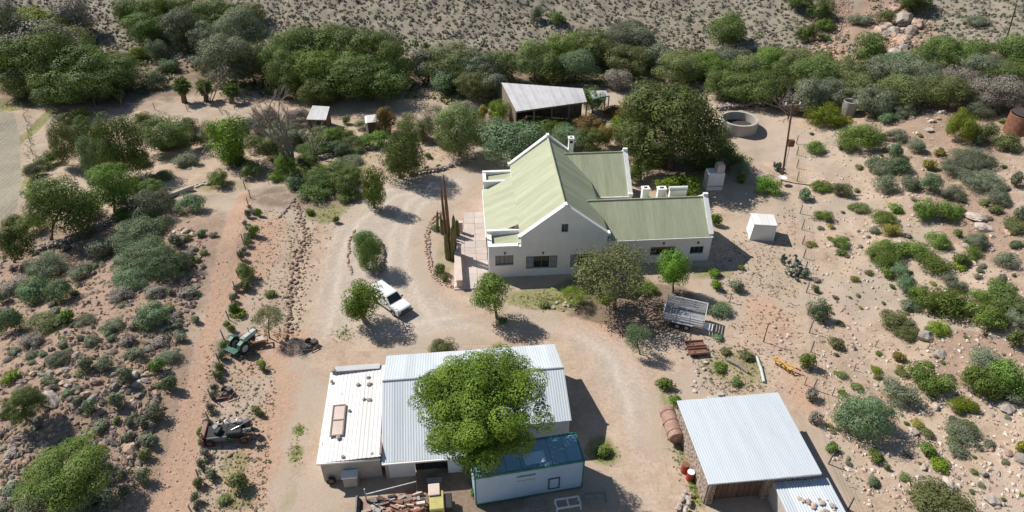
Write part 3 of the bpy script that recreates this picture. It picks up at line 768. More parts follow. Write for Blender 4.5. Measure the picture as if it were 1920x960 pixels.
lt.build('lettering', M['ink'], K)['label'] = 'short row of faded dark lettering'
lt = MB(); x = 2.95
for wl in (.08, .10, .05, .09, .11, .07, .10, .08, .09, .06, .10):
    lt.b(x, x + wl, -.012, -.004, 1.98, 2.04 + random.choice((0, .015))); x += wl + .035
lt.build('lettering', M['shutter'], K)['label'] = 'fainter second row of lettering'

# ================================================================ stone barn (front right)
Bn = empty('stone_barn', (13.35, 28.45, 0), R(5.8), 'stone barn with a flat bright grey sheet roof beside the rusty tank', 'barn')
BL, BD, BH = 8.0, 7.25, 2.75
mb = MB()
mb.b(.25, .6, .25, BD - .1, -.2, 2.62); mb.b(BL - .6, BL - .25, .25, BD - .1, -.2, 2.62); mb.b(.6, BL - .6, BD - .45, BD - .1, -.2, 2.62)
mb.b(4.3, BL - .6, .25, .6, -.2, 2.60); mb.b(.6, 4.3, .25, .6, 2.2, 2.6)
mb.build('wall', M['mortar'], Bn)
MB().b(.6, 4.3, 1.2, 1.25, -.2, 2.2).build('back_panel', M['polewood'], Bn)
for i in range(9): MB().b(.63 + .41 * i, 1.0 + .41 * i, .52, .58, -.1, 2.2 - random.random() * .05).build('plank', M['polewood'], Bn)  # dark wood tone puts the shade of the barn opening into the planks
def stone_meshes(mat, n=5, seed=3):
    out = []
    r = random.Random(seed)
    for _ in range(n):
        bm = bmesh.new(); bmesh.ops.create_cube(bm, size=1.0)
        bmesh.ops.bevel(bm, geom=bm.edges[:], offset=.16, segments=1, affect='EDGES')
        for v in bm.verts: v.co += Vector((r.uniform(-.09, .09), r.uniform(-.09, .09), r.uniform(-.09, .09)))
        me = bpy.data.meshes.new('stone'); bm.to_mesh(me); bm.free(); me.materials.append(mat); out.append(me)
    return out
BST = stone_meshes(M['stone'])
def stone_face(parent, u0, u1, z0, z1, fixed, axis, bw=.42, bh=.27, skip=()):
    z = z0; row = 0
    while z < z1 - .05:
        h = bh * random.uniform(.85, 1.15); u = u0 - (row % 2) * bw * .45
        while u < u1 - .05:
            w_ = bw * random.uniform(.7, 1.3)
            a, b = max(u, u0), min(u + w_, u1)
            if b - a > .1 and not any(s0 < (a + b) / 2 < s1 and t0 < z + h / 2 < t1 for (s0, s1, t0, t1) in skip):
                zc = min(z + h, z1)
                loc = ((a + b) / 2, fixed, (z + zc) / 2) if axis == 'x' else (fixed, (a + b) / 2, (z + zc) / 2)
                sc = (b - a - .02, .16, zc - z - .02) if axis == 'x' else (.16, b - a - .02, zc - z - .02)
                mesh_obj('stone', random.choice(BST), parent, loc, (0, 0, 0), sc)
            u += w_
        z += h; row += 1
stone_face(Bn, .25, BD - .1, 0, 2.62, .23, 'y')
stone_face(Bn, 4.3, BL - .25, 0, 2.6, .23, 'x')
stone_face(Bn, .25, .75, 0, 2.6, .21, 'x', bw=.3)
rf = MB().b(.0, BL, -.06, .0, BH - .15, BH - .03).build('roof', M['roofgrey'], Bn); rf['label'] = 'flat bright grey corrugated roof'
slope(rf, M['roofgrey'], (-.02, -.02, BH - .06), (BL + .02, -.02, BH - .02), (BL + .02, BD + .1, BH + .12), (-.02, BD + .1, BH + .08), w=.75, ribs=4, depth=.008, jit=.008)
for i in range(4): MB().b(.05 + 2.6 * i, .15 + 2.6 * i, .02, BD, BH - .2, BH - .07).build('rafter', M['wood'], Bn)
mb = MB(); mb.b(4.85, 8.6, -5.2, -4.95, -.2, 1.75); mb.b(4.85, 5.05, -4.95, .2, -.2, 1.75); mb.b(8.4, 8.6, -4.95, .2, -.2, 1.75); mb.build('wall', M['plaster'], Bn)
lr = MB().b(4.8, 4.9, -5.3, .2, 1.80, 1.92).build('roof', M['roofgrey'], Bn); lr['label'] = 'lower lean-to roof with stones on it'
slope(lr, M['roofgrey'], (4.75, -5.3, 1.84), (8.7, -5.3, 1.80), (8.7, .12, 1.98), (4.75, .12, 2.02), w=.8, ribs=4, depth=.04)
def B2W(u, v, z=0):
    a = R(5.8)
    return Vector((13.35 + u * math.cos(a) - v * math.sin(a), 28.45 + u * math.sin(a) + v * math.cos(a), z))

# ================================================================ small buildings
# cube hut
p = G(1406, 450)
o = empty('white_hut', p.to_tuple(), R(-7), 'small white cube-shaped hut with a flat roof, right of the farmhouse', 'hut')
mb = MB(); mb.prism([(-.08, -.1), (2.5, -.1), (2.45, 1.95), (.08, 1.95)], 'y', 0, 2.2); mb.build('wall', M['white'], o)
MB().b(.0, 2.53, -.07, 2.26, 1.955, 2.06).build('roof', M['pale_green'], o, bevel=.015)
for i in range(3): MB().b(.05 + .82 * i, .84 + .82 * i, -.03, 2.2, 2.065, 2.085 + .004 * i).build('roof_sheet', M['roofwhite'], o)
MB().b(2.47, 2.51, .8, 1.5, 0, 1.7).build('door', M['frame'], o)
# outdoor oven
p = G(1339, 357)
o = empty('outdoor_oven', p.to_tuple(), R(4), 'white plastered outdoor oven with a stepped chimney behind the farmhouse right wing', 'oven')
mb = MB(); mb.b(-1.0, 1.0, 0, 1.5, -.1, 2.3); mb.build('body', M['coping'], o, bevel=.05)
mb = MB(); mb.b(.0, .95, .25, 1.25, 2.3, 3.1); mb.b(.06, .89, .31, 1.19, 3.1, 3.3); mb.build('chimney', M['pinkwall'], o, bevel=.03)
MB().b(-1.08, 1.08, -.1, 0, .55, .65).build('shelf', M['concrete'], o)
# round reservoir
def reservoir(px, py, wpx, hgt_, label, inner=.86, name='water_reservoir', mat='concrete', wall_t=None, floor=.3):
    c, t = P(px, py, hgt_)
    r = wpx / 2 * t / FPX
    zg = hz(c.x, c.y)
    o = empty(name, (c.x, c.y, zg), 0, label, 'water tank')
    MB().lathe([(r, -.6), (r, hgt_ - .02), (r - .03, hgt_), (r * inner + .02, hgt_), (r * inner, hgt_ - .02), (r * inner, .05)], 40).build('wall', M[mat], o, smooth=False)
    MB().lathe([(.001, floor), (r * inner, floor)], 40).build('floor', M['darkwater'], o)
    return o, c, r
reservoir(1387, 222, 70, 1.45, 'wide round open concrete reservoir behind the big dark tree')
reservoir(1596, 189, 26, 2.0, 'narrow round concrete tank on the slope right of the power pole', inner=.8, floor=1.2)
o, c, r = reservoir(1926, 214, 54, 2.3, 'rust brown round tank at the right edge of the slope', mat='rust', inner=.94, floor=2.45)
# open-sided barn at the back
pts = [PY(940, 155, 104.5), PY(968, 209, 88.0), PY(1140, 178, 92.5), PY(1086, 167, 98.5)]
A = G(968, 214); A = P(968, 209, 3.2)[0]; Bq = P(1100, 191, 3.2)[0]; Cq = P(1092, 166, 4.2)[0]; Dq = P(940, 155, 4.2)[0]
o = empty('open_barn', (A.x, A.y, hz(A.x, A.y)), 0, 'open-sided farm barn with a weathered pale grey roof at the back', 'barn')
loc = lambda v: v - Vector((A.x, A.y, hz(A.x, A.y)))
a, b, c_, d = loc(A), loc(Bq), loc(Cq), loc(Dq)
rf = MB().tube([a - Vector((0, 0, .12)), b - Vector((0, 0, .12))], .08, 6).build('roof', M['wood'], o)
def slope4(parent, mat, A, B, C, D, n, name='roof_sheet'):
    for i in range(n):
        t0, t1 = i / n, (i + 1) / n + .004
        q = [A.lerp(B, t0), A.lerp(B, t1), D.lerp(C, t1), D.lerp(C, t0)]
        up = Vector((0, 0, .006 * (i % 2) + random.random() * .012))
        m = MB(); vs = []; fs = []
        for kx in range(4):
            f = kx / 3
            for zz in (0,): vs += [q[0].lerp(q[1], f) + up + Vector((0, 0, .012 * (kx % 2))), q[3].lerp(q[2], f) + up + Vector((0, 0, .012 * (kx % 2)))]
        for kx in range(3): fs.append((2 * kx, 2 * kx + 2, 2 * kx + 3, 2 * kx + 1))
        m.add(vs, fs); m.build(name, mat, parent)
slope4(rf, M['roofold'], a, b, c_, d, 16)
for f in (0, .25, .5, .75, 1):
    for (p0, p1) in ((a, b), (d, c_)):
        q = p0.lerp(p1, f); MB().tube([(q.x, q.y, -.3), (q.x, q.y, q.z - .1)], .1, 6).build('post', M['wood'], o)
mb = MB(); q0, q1 = d, c_
mb.add([(d.x, d.y, -.3), (c_.x, c_.y, -.3), (c_.x, c_.y, c_.z - .2), (d.x, d.y, d.z - .2), (d.x, d.y + .15, -.3), (c_.x, c_.y + .15, -.3), (c_.x, c_.y + .15, c_.z - .2), (d.x, d.y + .15, d.z - .2)],
       [(0, 1, 2, 3), (7, 6, 5, 4), (0, 4, 5, 1), (1, 5, 6, 2), (2, 6, 7, 3), (3, 7, 4, 0)])
mb.build('back_wall', M['wood'], o)
mb = MB(); mb.add([(a.x + .05, a.y + .2, -.3), (d.x + .05, d.y, -.3), (d.x + .05, d.y, d.z - .2), (a.x + .05, a.y + .2, a.z - .2)], [(0, 1, 2, 3)]); mb.build('side_wall', M['wood'], o)
MB().box((b.x * .35, 1.6, .5), (2.4, .8, 1.2)).build('feed_trough', M['concrete'], o)
e0 = P(1112, 186, 3.0)[0]; e1 = P(1142, 180, 3.0)[0]; e2 = P(1136, 170, 3.4)[0]; e3 = P(1102, 170, 3.4)[0]
ob = empty('open_barn', (e0.x, e0.y, hz(e0.x, e0.y)), 0, 'small teal-edged roof at the right end of the weathered back barn', 'shed')
w0 = Vector((e0.x, e0.y, hz(e0.x, e0.y)))
rf = MB().tube([e0 - w0, e1 - w0], .1, 6).build('roof', M['teal'], ob)
slope4(rf, M['roofold'], e0 - w0, e1 - w0, e2 - w0, e3 - w0, 4)
for q in (e0 - w0, e1 - w0, e2 - w0, e3 - w0): MB().tube([(q.x, q.y, -.3), (q.x, q.y, q.z - .02)], .09, 6).build('post', M['wood'], ob)
# little shed far left of it
A = P(574, 224, 2.0)[0]; Bq = P(611, 225, 2.0)[0]; Cq = P(618, 200, 2.5)[0]; Dq = P(586, 198, 2.5)[0]
w0 = Vector((A.x, A.y, hz(A.x, A.y)))
o = empty('lean_to_shed', w0.to_tuple(), 0, 'small dark shed with a grey sheet roof beyond the bare tree', 'shed')
a, b, c_, d = A - w0, Bq - w0, Cq - w0, Dq - w0
mb = MB(); i_ = .12
lo = [Vector((q.x, q.y, -.3)) for q in (a, b, c_, d)]; hi = [q - Vector((0, 0, .08)) for q in (a, b, c_, d)]
cen = sum(lo, Vector()) / 4
lo = [q.lerp(Vector((cen.x, cen.y, q.z)), .06) for q in lo]; hi = [q.lerp(Vector((cen.x, cen.y, q.z)), .06) for q in hi]
mb.add(lo + hi, [(0, 1, 5, 4), (1, 2, 6, 5), (2, 3, 7, 6), (3, 0, 4, 7), (4, 5, 6, 7)]); mb.build('wall', M['polewood'], o)
rf = MB().tube([a - Vector((0, 0, .05)), b - Vector((0, 0, .05))], .06, 6).build('roof', M['wood'], o)
slope4(rf, M['roofold'], a, b, c_, d, 5)
# white-walled pump house by the yellow-green tree
p = G(694, 247)
o = empty('pump_house', p.to_tuple(), R(12), 'tiny white-walled pump house with a dark front on the bare farm track', 'pump house')
MB().b(-.5, -.2, -1.2, 1.2, -.2, 1.9).build('wall', M['white'], o); MB().b(-.2, 1.3, -1.0, 1.1, -.2, 1.8).build('body', M['polewood'], o); MB().b(-.25, 1.45, -1.25, 1.25, 1.9, 1.98).build('roof', M['roofold'], o)

# ================================================================ vehicles and farm gear
def wheel(parent, loc, r, w, rim='steel', axis='y'):
    rot = (math.pi / 2, 0, 0) if axis == 'y' else (0, math.pi / 2, 0)
    t = MB().lathe([(r * .58, -w / 2), (r * .93, -w / 2), (r, -w / 3), (r, w / 3), (r * .93, w / 2), (r * .58, w / 2), (r * .58, -w / 2)], 20).build('tyre', M['black'], None, loc, rot, smooth=True)
    wh = t; wh.name = 'wheel'; wh.parent = parent
    MB().lathe([(.001, -w * .3), (r * .58, -w * .42), (r * .58, w * .42), (.001, w * .3)], 16).build('rim', M[rim], wh)
    return wh

# ---- white pickup with canopy
p = G(733, 573)
car = empty('pickup_truck', (p.x, p.y, p.z + .01), math.atan2(-.70, .71), 'white double-cab pickup with a canopy parked beside the round bright tree', 'pickup'); car.scale = (.93, .93, .93)
HW = .86
prof = [(2.42, .42), (2.46, .55), (2.44, .98), (2.30, 1.06), (1.05, 1.14), (-2.42, 1.14), (-2.46, .95), (-2.46, .5), (-2.38, .40),
        (-1.95, .40), (-1.86, .66), (-1.66, .80), (-1.36, .80), (-1.16, .66), (-1.07, .40),
        (1.10, .40), (1.19, .66), (1.39, .80), (1.69, .80), (1.89, .66), (1.98, .40)]
MB().prism(prof, 'y', -HW, HW).build('body', M['carwhite'], car, bevel=.035, seg=2)
belt = [(1.10, 1.135), (-2.40, 1.135)]
roofp = [(0.38, 1.80), (-2.26, 1.84)]
def cab(sc, top):
    v = []
    for sy in (-1, 1):
        v += [(1.10, sy * HW * .98, 1.13), (-2.40, sy * HW * .98, 1.13), (-2.26, sy * .72, top), (.38, sy * .70, top)]
    return v
m = MB(); m.add(cab(1, 1.80), [(0, 3, 2, 1), (4, 5, 6, 7), (3, 7, 6, 2), (0, 4, 7, 3), (1, 2, 6, 5), (0, 1, 5, 4)])
m.build('cabin', M['carwhite'], car, bevel=.05, seg=2)
def inset_quad(name, q, parent, off, inset=(.1, .12)):
    q = [Vector(x) for x in q]; n = (q[1] - q[0]).cross(q[3] - q[0]).normalized()
    c = sum(q, Vector()) / 4
    f = lambda s, t: (q[0].lerp(q[1], s)).lerp(q[3].lerp(q[2], s), t)
    a, b = inset
    vs = [f(a, b), f(1 - a, b), f(1 - a, 1 - b), f(a, 1 - b)]
    n = n if n.dot(c - Vector((-.6, 0, 1.4))) > 0 else -n
    vs2 = [v + n * off for v in vs]
    MB().add(vs2 + [v - n * .01 for v in vs], [(0, 1, 2, 3), (0, 4, 5, 1), (1, 5, 6, 2), (2, 6, 7, 3), (3, 7, 4, 0)]).build(name, M['glass'], parent)
cv = cab(1, 1.80)
inset_quad('windscreen', [cv[4], cv[0], cv[3], cv[7]], car, .012, (.06, .08))
inset_quad('rear_window', [cv[1], cv[5], cv[6], cv[2]], car, .012, (.12, .15))
for (s0, v0) in ((-1, 0), (1, 4)):
    b0, b1, t1, t0 = map(Vector, (cv[v0], cv[v0 + 1], cv[v0 + 2], cv[v0 + 3]))
    for (a, b) in ((.05, .26), (.28, .47), (.53, .95)):
        inset_quad('side_window', [b0.lerp(b1, a), b0.lerp(b1, b), t0.lerp(t1, max(.02, a - .04)), t0.lerp(t1, b - .01)], car, .012, (.04, .16))
    MB().box((.80, s0 * (HW + .1), 1.22), (.1, .2, .16)).build('wing_mirror', M['black'], car)
for x in (-1.51, 1.54):
    for sy in (-1, 1): wheel(car, (x, sy * (HW - .10), .38), .38, .24)
MB().b(2.44, 2.58, -HW, HW, .42, .66).build('bumper', M['blackmetal'], car, bevel=.03)
MB().b(2.43, 2.465, -.5, .5, .70, .92).build('grille', M['black'], car)
for sy in (-1, 1): MB().box((2.44, sy * .68, .82), (.06, .26, .2)).build('headlight', M['steel'], car)
MB().b(-2.52, -2.45, -HW, HW, .45, .6).build('bumper', M['blackmetal'], car)
m = MB(); [m.b(-2.1, .2, y, y + .04, 1.82, 1.86) for y in (-.5, .46)]; m.build('roof_rail', M['carwhite'], car)

# ---- cattle trailer
p = G(1281, 603)
tr = empty('livestock_trailer', p.to_tuple(), R(-20), 'grey slatted livestock trailer with twin wheels under the wispy tree', 'trailer')
TL, TW, TZ = 3.7, 2.0, .62
for i in range(8): MB().b(-TL / 2 + .01, TL / 2 - .01, -TW / 2 + i * TW / 8 + .01, -TW / 2 + (i + 1) * TW / 8 - .01, TZ, TZ + .05).build('floor_plank', M['steel'], tr)
MB().b(-TL / 2, TL / 2, -TW / 2, -TW / 2 + .1, TZ - .16, TZ - .005).b(-TL / 2, TL / 2, TW / 2 - .1, TW / 2, TZ - .16, TZ - .005).build('chassis', M['steel'], tr)
for sy in (-1, 1):
    for k in range(5):
        if sy < 0 and k > 2: continue
        z = TZ + .12 + k * .27
        MB().b(-TL / 2, TL / 2, sy * TW / 2 - .02, sy * TW / 2 + .02, z, z + .17).build('side_slat', M['roofwhite'], tr)
    for x in (-TL / 2 + .05, -.6, .6, TL / 2 - .05):
        MB().b(x - .03, x + .03, sy * (TW / 2 + .05) - .03, sy * (TW / 2 + .05) + .03, TZ - .1, TZ + (1.45 if sy > 0 else .95)).build('post', M['steel'], tr)
    MB().b(-.95, .95, sy * (TW / 2 + .18) - .16, sy * (TW / 2 + .18) + .16, TZ + .12, TZ + .17).build('mudguard', M['steel'], tr)
    for x in (-.42, .42): wheel(tr, (x, sy * (TW / 2 + .15), .33), .33, .2)
for x in (-TL / 2, TL / 2):
    for k in range(5):
        z = TZ + .12 + k * .27
        MB().b(x - .02, x + .02, -TW / 2 + .03, TW / 2 - .03, z, z + .16).build('end_slat', M['roofwhite'], tr)
MB().b(TL / 2 + .05, TL / 2 + .9, -.55, .45, .05, .12).build('ramp', M['coping'], tr)
MB().tube([(-TL / 2, -.6, .5), (-TL / 2 - 1.2, 0, .45), (-TL / 2, .6, .5)], .05, 6).build('drawbar', M['rust'], tr)

# ---- old tractor
p = G(462, 648)
t = empty('tractor', p.to_tuple(), R(60), 'old dark tractor with green and pale panels beside the brush fence', 'tractor'); t.scale = (.84, .84, .84)
m = MB(); m.b(-.3, 1.5, -.28, .28, .75, 1.25); m.build('bonnet', M['pale_green'], t, bevel=.06)
MB().b(-1.1, 1.2, -.2, .2, .5, .75).build('chassis', M['blackmetal'], t)
MB().b(1.5, 1.56, -.28, .28, .7, 1.25).build('grille', M['black'], t)
m = MB(); m.b(-.9, -.45, -.25, .25, 1.0, 1.08); m.b(-.95, -.88, -.25, .25, 1.08, 1.4); m.build('seat', M['black'], t)
MB().lathe([(.2, -.015), (.23, 0), (.2, .015), (.17, 0), (.2, -.015)], 16, Matrix.Translation((-.2, 0, 1.45)) @ Matrix.Rotation(.5, 4, 'Y')).build('steering_wheel', M['black'], t)
for sy in (-1, 1):
    m = MB(); m.prism([(-1.5, 1.0), (-1.3, 1.45), (-.8, 1.6), (-.3, 1.45), (-.1, 1.0), (-.2, 1.0), (-.4, 1.35), (-.8, 1.48), (-1.2, 1.35), (-1.4, 1.0)], 'y', sy * .5, sy * .95); m.build('fender', M['green'], t)
    wheel(t, (-.8, sy * .75, .68), .68, .38, 'pale_green'); wheel(t, (1.2, sy * .62, .36), .36, .2, 'pale_green')
MB().tube([(.8, .1, 1.25), (.8, .1, 1.9)], .04, 6).build('exhaust', M['rust'], t)
m = MB(); m.box((-1.75, 0, .8), (.7, 1.5, .08)); m.box((-1.75, 0, .5), (.1, 1.6, .5)); m.build('implement', M['green'], t)
# rusty harrow beside it
p = G(488, 650)
h = empty('rusty_implement', p.to_tuple(), R(20), 'rusty brown implement with a pale plate standing beside the old tractor', 'implement')
m = MB(); m.box((0, 0, .55), (1.6, .1, .1)); m.box((0, .7, .55), (1.6, .1, .1)); m.box((-.75, .35, .55), (.1, .7, .1)); m.box((.75, .35, .55), (.1, .7, .1)); m.build('frame', M['rust'], h)
for i in range(5): MB().tube([(-.7 + .35 * i, 0, .55), (-.7 + .35 * i, .1, 0)], .04, 5).build('tine', M['rust'], h)
MB().box((.1, .3, .68), (.7, .5, .05), rx=.2).build('plate', M['pinkwall'], h)

# ---- scrapped vehicle
p = G(433, 818)
w = empty('scrapped_vehicle', p.to_tuple(), R(8), 'scrapped black machine on a faded red chassis by the rocky track', 'scrap vehicle')
MB().b(-1.9, 1.6, -.75, -.6, .3, .5).b(-1.9, 1.6, .6, .75, .3, .5).b(-1.95, -1.7, -.85, .85, .3, .75).build('chassis', M['red'], w)
MB().box((-1.75, .1, .95), (.35, 1.5, .3), ry=.2).build('bumper', M['rustpink'], w, bevel=.05)
m = MB(); m.box((-.75, -.15, .85), (1.5, 1.15, .14), rx=.12); m.build('bonnet', M['black'], w, bevel=.05)
MB().box((-.75, -.72, .62), (1.5, .06, .5)).build('side_panel', M['shutter'], w)
MB().box((.55, -.05, .7), (1.1, 1.2, .65)).build('engine', M['black'], w, bevel=.08)
for (x, y, z) in ((-.65, .55, .95), (-.2, .7, .9), (.75, .6, 1.02)):
    MB().lathe([(.17, -.06), (.26, -.04), (.26, .04), (.17, .06), (.15, 0), (.17, -.06)], 16).build('pulley', M['steel'], w, (x, y, z), (.3, .2, 0))
m = MB(); m.tube([(.1, .5, .9), (.6, .3, 1.25), (1.2, .35, 1.05)], .06, 6); m.tube([(.3, -.3, 1.02), (.9, -.1, 1.15), (1.3, .5, .9)], .05, 6); m.build('pipework', M['steel'], w)
MB().box((1.35, .3, .95), (.5, .5, .6), rz=.5).build('gearbox', M['blackmetal'], w, bevel=.06)
MB().box((.2, -.65, .5), (.7, .25, .3)).build('battery_box', M['green'], w)
for (x, y) in ((-1.3, -.8), (1.2, -.8), (-1.3, .8), (1.2, .8)): wheel(w, (x, y, .34), .34, .2, 'rust')
rw_ = random.Random(9)
for i in range(9):
    MB().box((rw_.uniform(-1.2, 1.5), rw_.uniform(-.6, .8), rw_.uniform(.75, 1.15)), (rw_.uniform(.15, .6), rw_.uniform(.1, .4), rw_.uniform(.1, .3)), rz=rw_.uniform(0, 3), rx=rw_.uniform(-.4, .4)).build('machine_part', M[rw_.choice(['black', 'blackmetal', 'blackmetal', 'rust', 'shutter'])], w)
# scrap heap next to it
for (px, py, lab, sc) in ((420, 745, 'pale bent sheet metal scrap above the scrapped black machine', 1.0), (578, 655, 'heap of dark scrap machine parts beside the thin bush shadow', 1.3)):
    p = G(px, py)
    e = empty('scrap_heap', p.to_tuple(), R(25), lab, 'scrap')
    MB().box((0, 0, .28), (1.1 * sc, .6, .05), rx=.35, ry=.2).build('sheet', M['rustpink'] if sc == 1 else M['wood'], e)
    MB().tube([(-.5, -.3, .1), (.1, .1, .5), (.8, .2, .15)], .07, 6).build('pipe', M['blackmetal'], e)
    MB().box((.5 * sc, .35, .25), (.4 * sc, .5, .5), rz=.6).build('box', M['blackmetal'], e)
    MB().tube([(.2, -.6, .05), (.9, -.1, .35)], .05, 6).build('pipe', M['rust'], e)
    wheel(e, (.2, .6 * sc, .3), .3, .18, 'rust')

# ---- old flatbed truck at the bottom edge
p = G(760, 962)
f = empty('flatbed_truck', (p.x, p.y, p.z), R(7), 'old flatbed truck with rusty scrap load and yellow cab at the bottom edge', 'truck')
MB().b(-2.9, 1.5, -.85, .85, .75, .9).build('flatbed', M['rustpink'], f)
rr = random.Random(4)
for i in range(60):
    MB().box((rr.uniform(-2.6, 1.2), rr.uniform(-.7, .75), .95 + rr.random() * .16), (rr.uniform(.15, .8), rr.uniform(.06, .3), rr.uniform(.05, .22)), rz=rr.uniform(-.6, .6), rx=rr.uniform(-.3, .3), ry=rr.uniform(-.15, .15)).build('scrap_piece', M[rr.choice(['rust', 'rustpink', 'pinkwall', 'concrete', 'rustpink', 'rust', 'wood', 'blackmetal'])], f)
m = MB(); m.b(1.75, 2.75, -.75, .75, .55, 1.15); m.build('cab', M['yellow'], f, bevel=.06)
MB().b(1.7, 2.5, .3, 1.25, 1.2, 1.3).build('cab_roof', M['pinkwall'], f, bevel=.03)
MB().b(1.75, 1.82, .35, 1.2, .6, 1.2).b(2.4, 2.47, .35, 1.2, .6, 1.2).build('cab_frame', M['yellow'], f)
MB().b(2.75, 3.3, -.6, .6, .5, .95).build('engine', M['black'], f, bevel=.05)
for x in (-2.0, -.2, 2.3):
    for sy in (-1, 1): wheel(f, (x, sy * .85, .42), .42, .24, 'roofwhite')
MB().box((-3.05, .1, .95), (.12, 1.5, .9), ry=-.4).build('tailboard', M['blackmetal'], f)
# pipe gallows behind the truck
p = G(691, 956)
e = empty('pipe_frame', p.to_tuple(), R(12), 'thin grey pipe gallows standing behind the flatbed truck', 'pipe frame')
MB().tube([(0, 0, 0), (0, 0, 2.4)], .05, 6).build('post', M['steel'], e); MB().tube([(0, .02, 1.75), (3.5, .15, 2.0)], .045, 6).build('beam', M['steel'], e); MB().tube([(3.5, .15, 0), (3.5, .15, 2.0)], .05, 6).build('post', M['polewood'], e)
# cabinet by the shed
p = G(659, 914)
e = empty('old_cabinet', p.to_tuple(), R(6), 'white topped grey cabinet standing before the lean-to wall', 'cabinet')
MB().b(-.5, .5, 0, .6, 0, 1.05).build('body', M['concrete'], e, bevel=.02); MB().b(-.56, .56, -.06, .66, 1.055, 1.2).build('lid', M['coping'], e, bevel=.02)
for k in range(2): MB().b(-.46 + .48 * k, -.02 + .48 * k, -.025, -.003, .08, .98).build('door', M['plaster'], e)
p = G(622, 907)
e = empty('tyre', p.to_tuple(), R(10), 'black tyre leaning at the corner of the lean-to wall', 'tyre')
wheel(e, (0, 0, .34), .34, .2, 'rust')
p = G(815, 904)
o = MB().box((0, 0, .25), (1.1, .4, .06)).box((-.45, 0, .11), (.08, .36, .22)).box((.45, 0, .11), (.08, .36, .22)).build('bench', M['steel'], None, p.to_tuple(), (0, 0, R(5))); tag(o, 'low grey bench in the tree shade beside the shed door', 'bench')
# frames lying in the shade of the cabin
def bedframe(px, py, L, Wd, rz, mat, lab):
    p = G(px, py); e = empty('metal_frame', p.to_tuple(), rz, lab, 'metal frame')
    for y in (-Wd / 2, Wd / 2): MB().b(-L / 2, L / 2, y - .05, y + .05, .45, .55).build('rail', M[mat], e)
    for x in (-L / 2, 0, L / 2): MB().b(x - .045, x + .045, -Wd / 2 + .05, Wd / 2 - .05, .455, .545).build('cross_bar', M[mat], e)
    for x in (-L / 2, L / 2):
        for y in (-Wd / 2, Wd / 2): MB().b(x - .04, x + .04, y - .04, y + .04, 0, .45).build('leg', M[mat], e)
bedframe(1064, 950, 1.7, .7, R(10), 'coping', 'white rectangular metal frame lying in front of the blue cabin')
bedframe(1008, 952, 1.2, .7, R(6), 'shutter', 'dark grey metal frame left of the white one before the cabin')
bedframe(1115, 938, 1.5, .5, R(4), 'shutter', 'low grey metal frame right of the white one in the tree shade')
# rusty tank beside the barn
p0, p1 = G(1247, 782), G(1266, 836)
d_ = p1 - p0; L = d_.length
e = empty('rusty_tank', ((p0 + p1) / 2).to_tuple(), math.atan2(d_.y, d_.x), 'pinkish rusty cylinder tank lying beside the bright roofed stone barn', 'tank')
rm = Matrix.Translation((0, 0, .85)) @ Matrix.Rotation(math.pi / 2, 4, 'Y')
MB().lathe([(.001, -L / 2), (.5, -L / 2 + .02), (.6, -L / 2 + .12), (.6, L / 2 - .1), (.56, L / 2), (.5, L / 2 - .06), (.001, L / 2 - .03)], 24, rm).build('shell', M['rustpink'], e, smooth=False)
for x in (-L / 4, L / 4): MB().b(x - .1, x + .1, -.45, .45, 0, .45).build('cradle', M['concrete'], e)
for x in (-L / 3, 0, L / 3): MB().lathe([(.605, -.04), (.625, -.03), (.625, .03), (.605, .04)], 24, Matrix.Translation((x, 0, 0)) @ rm).build('band', M['rust'], e)
for (px, py, lab, mt) in ((1283, 884, 'red drum standing in the grass by the stone barn, farther one', 'red'), (1293, 898, 'red drum with a white lid by the stone barn, nearer one', 'red')):
    p = G(px, py); e = empty('red_drum', p.to_tuple(), 0, lab, 'drum')
    MB().lathe([(.001, 0), (.28, 0), (.29, .28), (.27, .3), (.29, .32), (.28, .82)], 18).build('body', M[mt], e)
    MB().lathe([(.28, .8), (.26, .84), (.001, .85)], 18).build('lid', M['coping' if 'white' in lab else 'rust'], e)

# ---- right side: farm junk
p = G(1468, 690)
e = empty('yellow_plough', p.to_tuple(), R(-50), 'orange and yellow plough frame rusting beside the wire fence', 'plough'); e.scale = (.85, .85, .85)
m = MB(); m.tube([(-1.1, -.3, .6), (1.1, .3, .7)], .08, 6); m.tube([(-.9, .3, .6), (.9, -.3, .6)], .07, 6); m.tube([(-1.1, -.3, .6), (-.9, .3, .6)], .07, 6); m.tube([(1.1, .3, .7), (.9, -.3, .6)], .07, 6); m.build('frame', M['orange'], e)
for i in range(5):
    x = -.9 + .45 * i
    MB().tube([(x, 0, .65), (x + .1, -.25, .45), (x + .25, -.1, .0)], .06, 5).build('tine', M['orange' if i % 2 else 'yellow'], e)
    MB().box((x + .22, -.1, .12), (.35, .05, .25), rz=.5, rx=.3).build('blade', M['yellow' if i % 2 else 'orange'], e)
MB().tube([(.9, .25, .7), (1.6, .5, .5)], .07, 6).build('drawbar', M['red'], e)
p0, p1 = G(1418, 671), G(1432, 718); mid = (p0 + p1) / 2
o = MB().tube([(p0 - mid) + Vector((0, 0, .13)), Vector((.08, 0, .13)), (p1 - mid) + Vector((0, 0, .13))], .13, 8).build('white_pipe', M['pale_green'], None, mid.to_tuple()); tag(o, 'pale white pipe lying on the soil left of the orange plough', 'pipe')
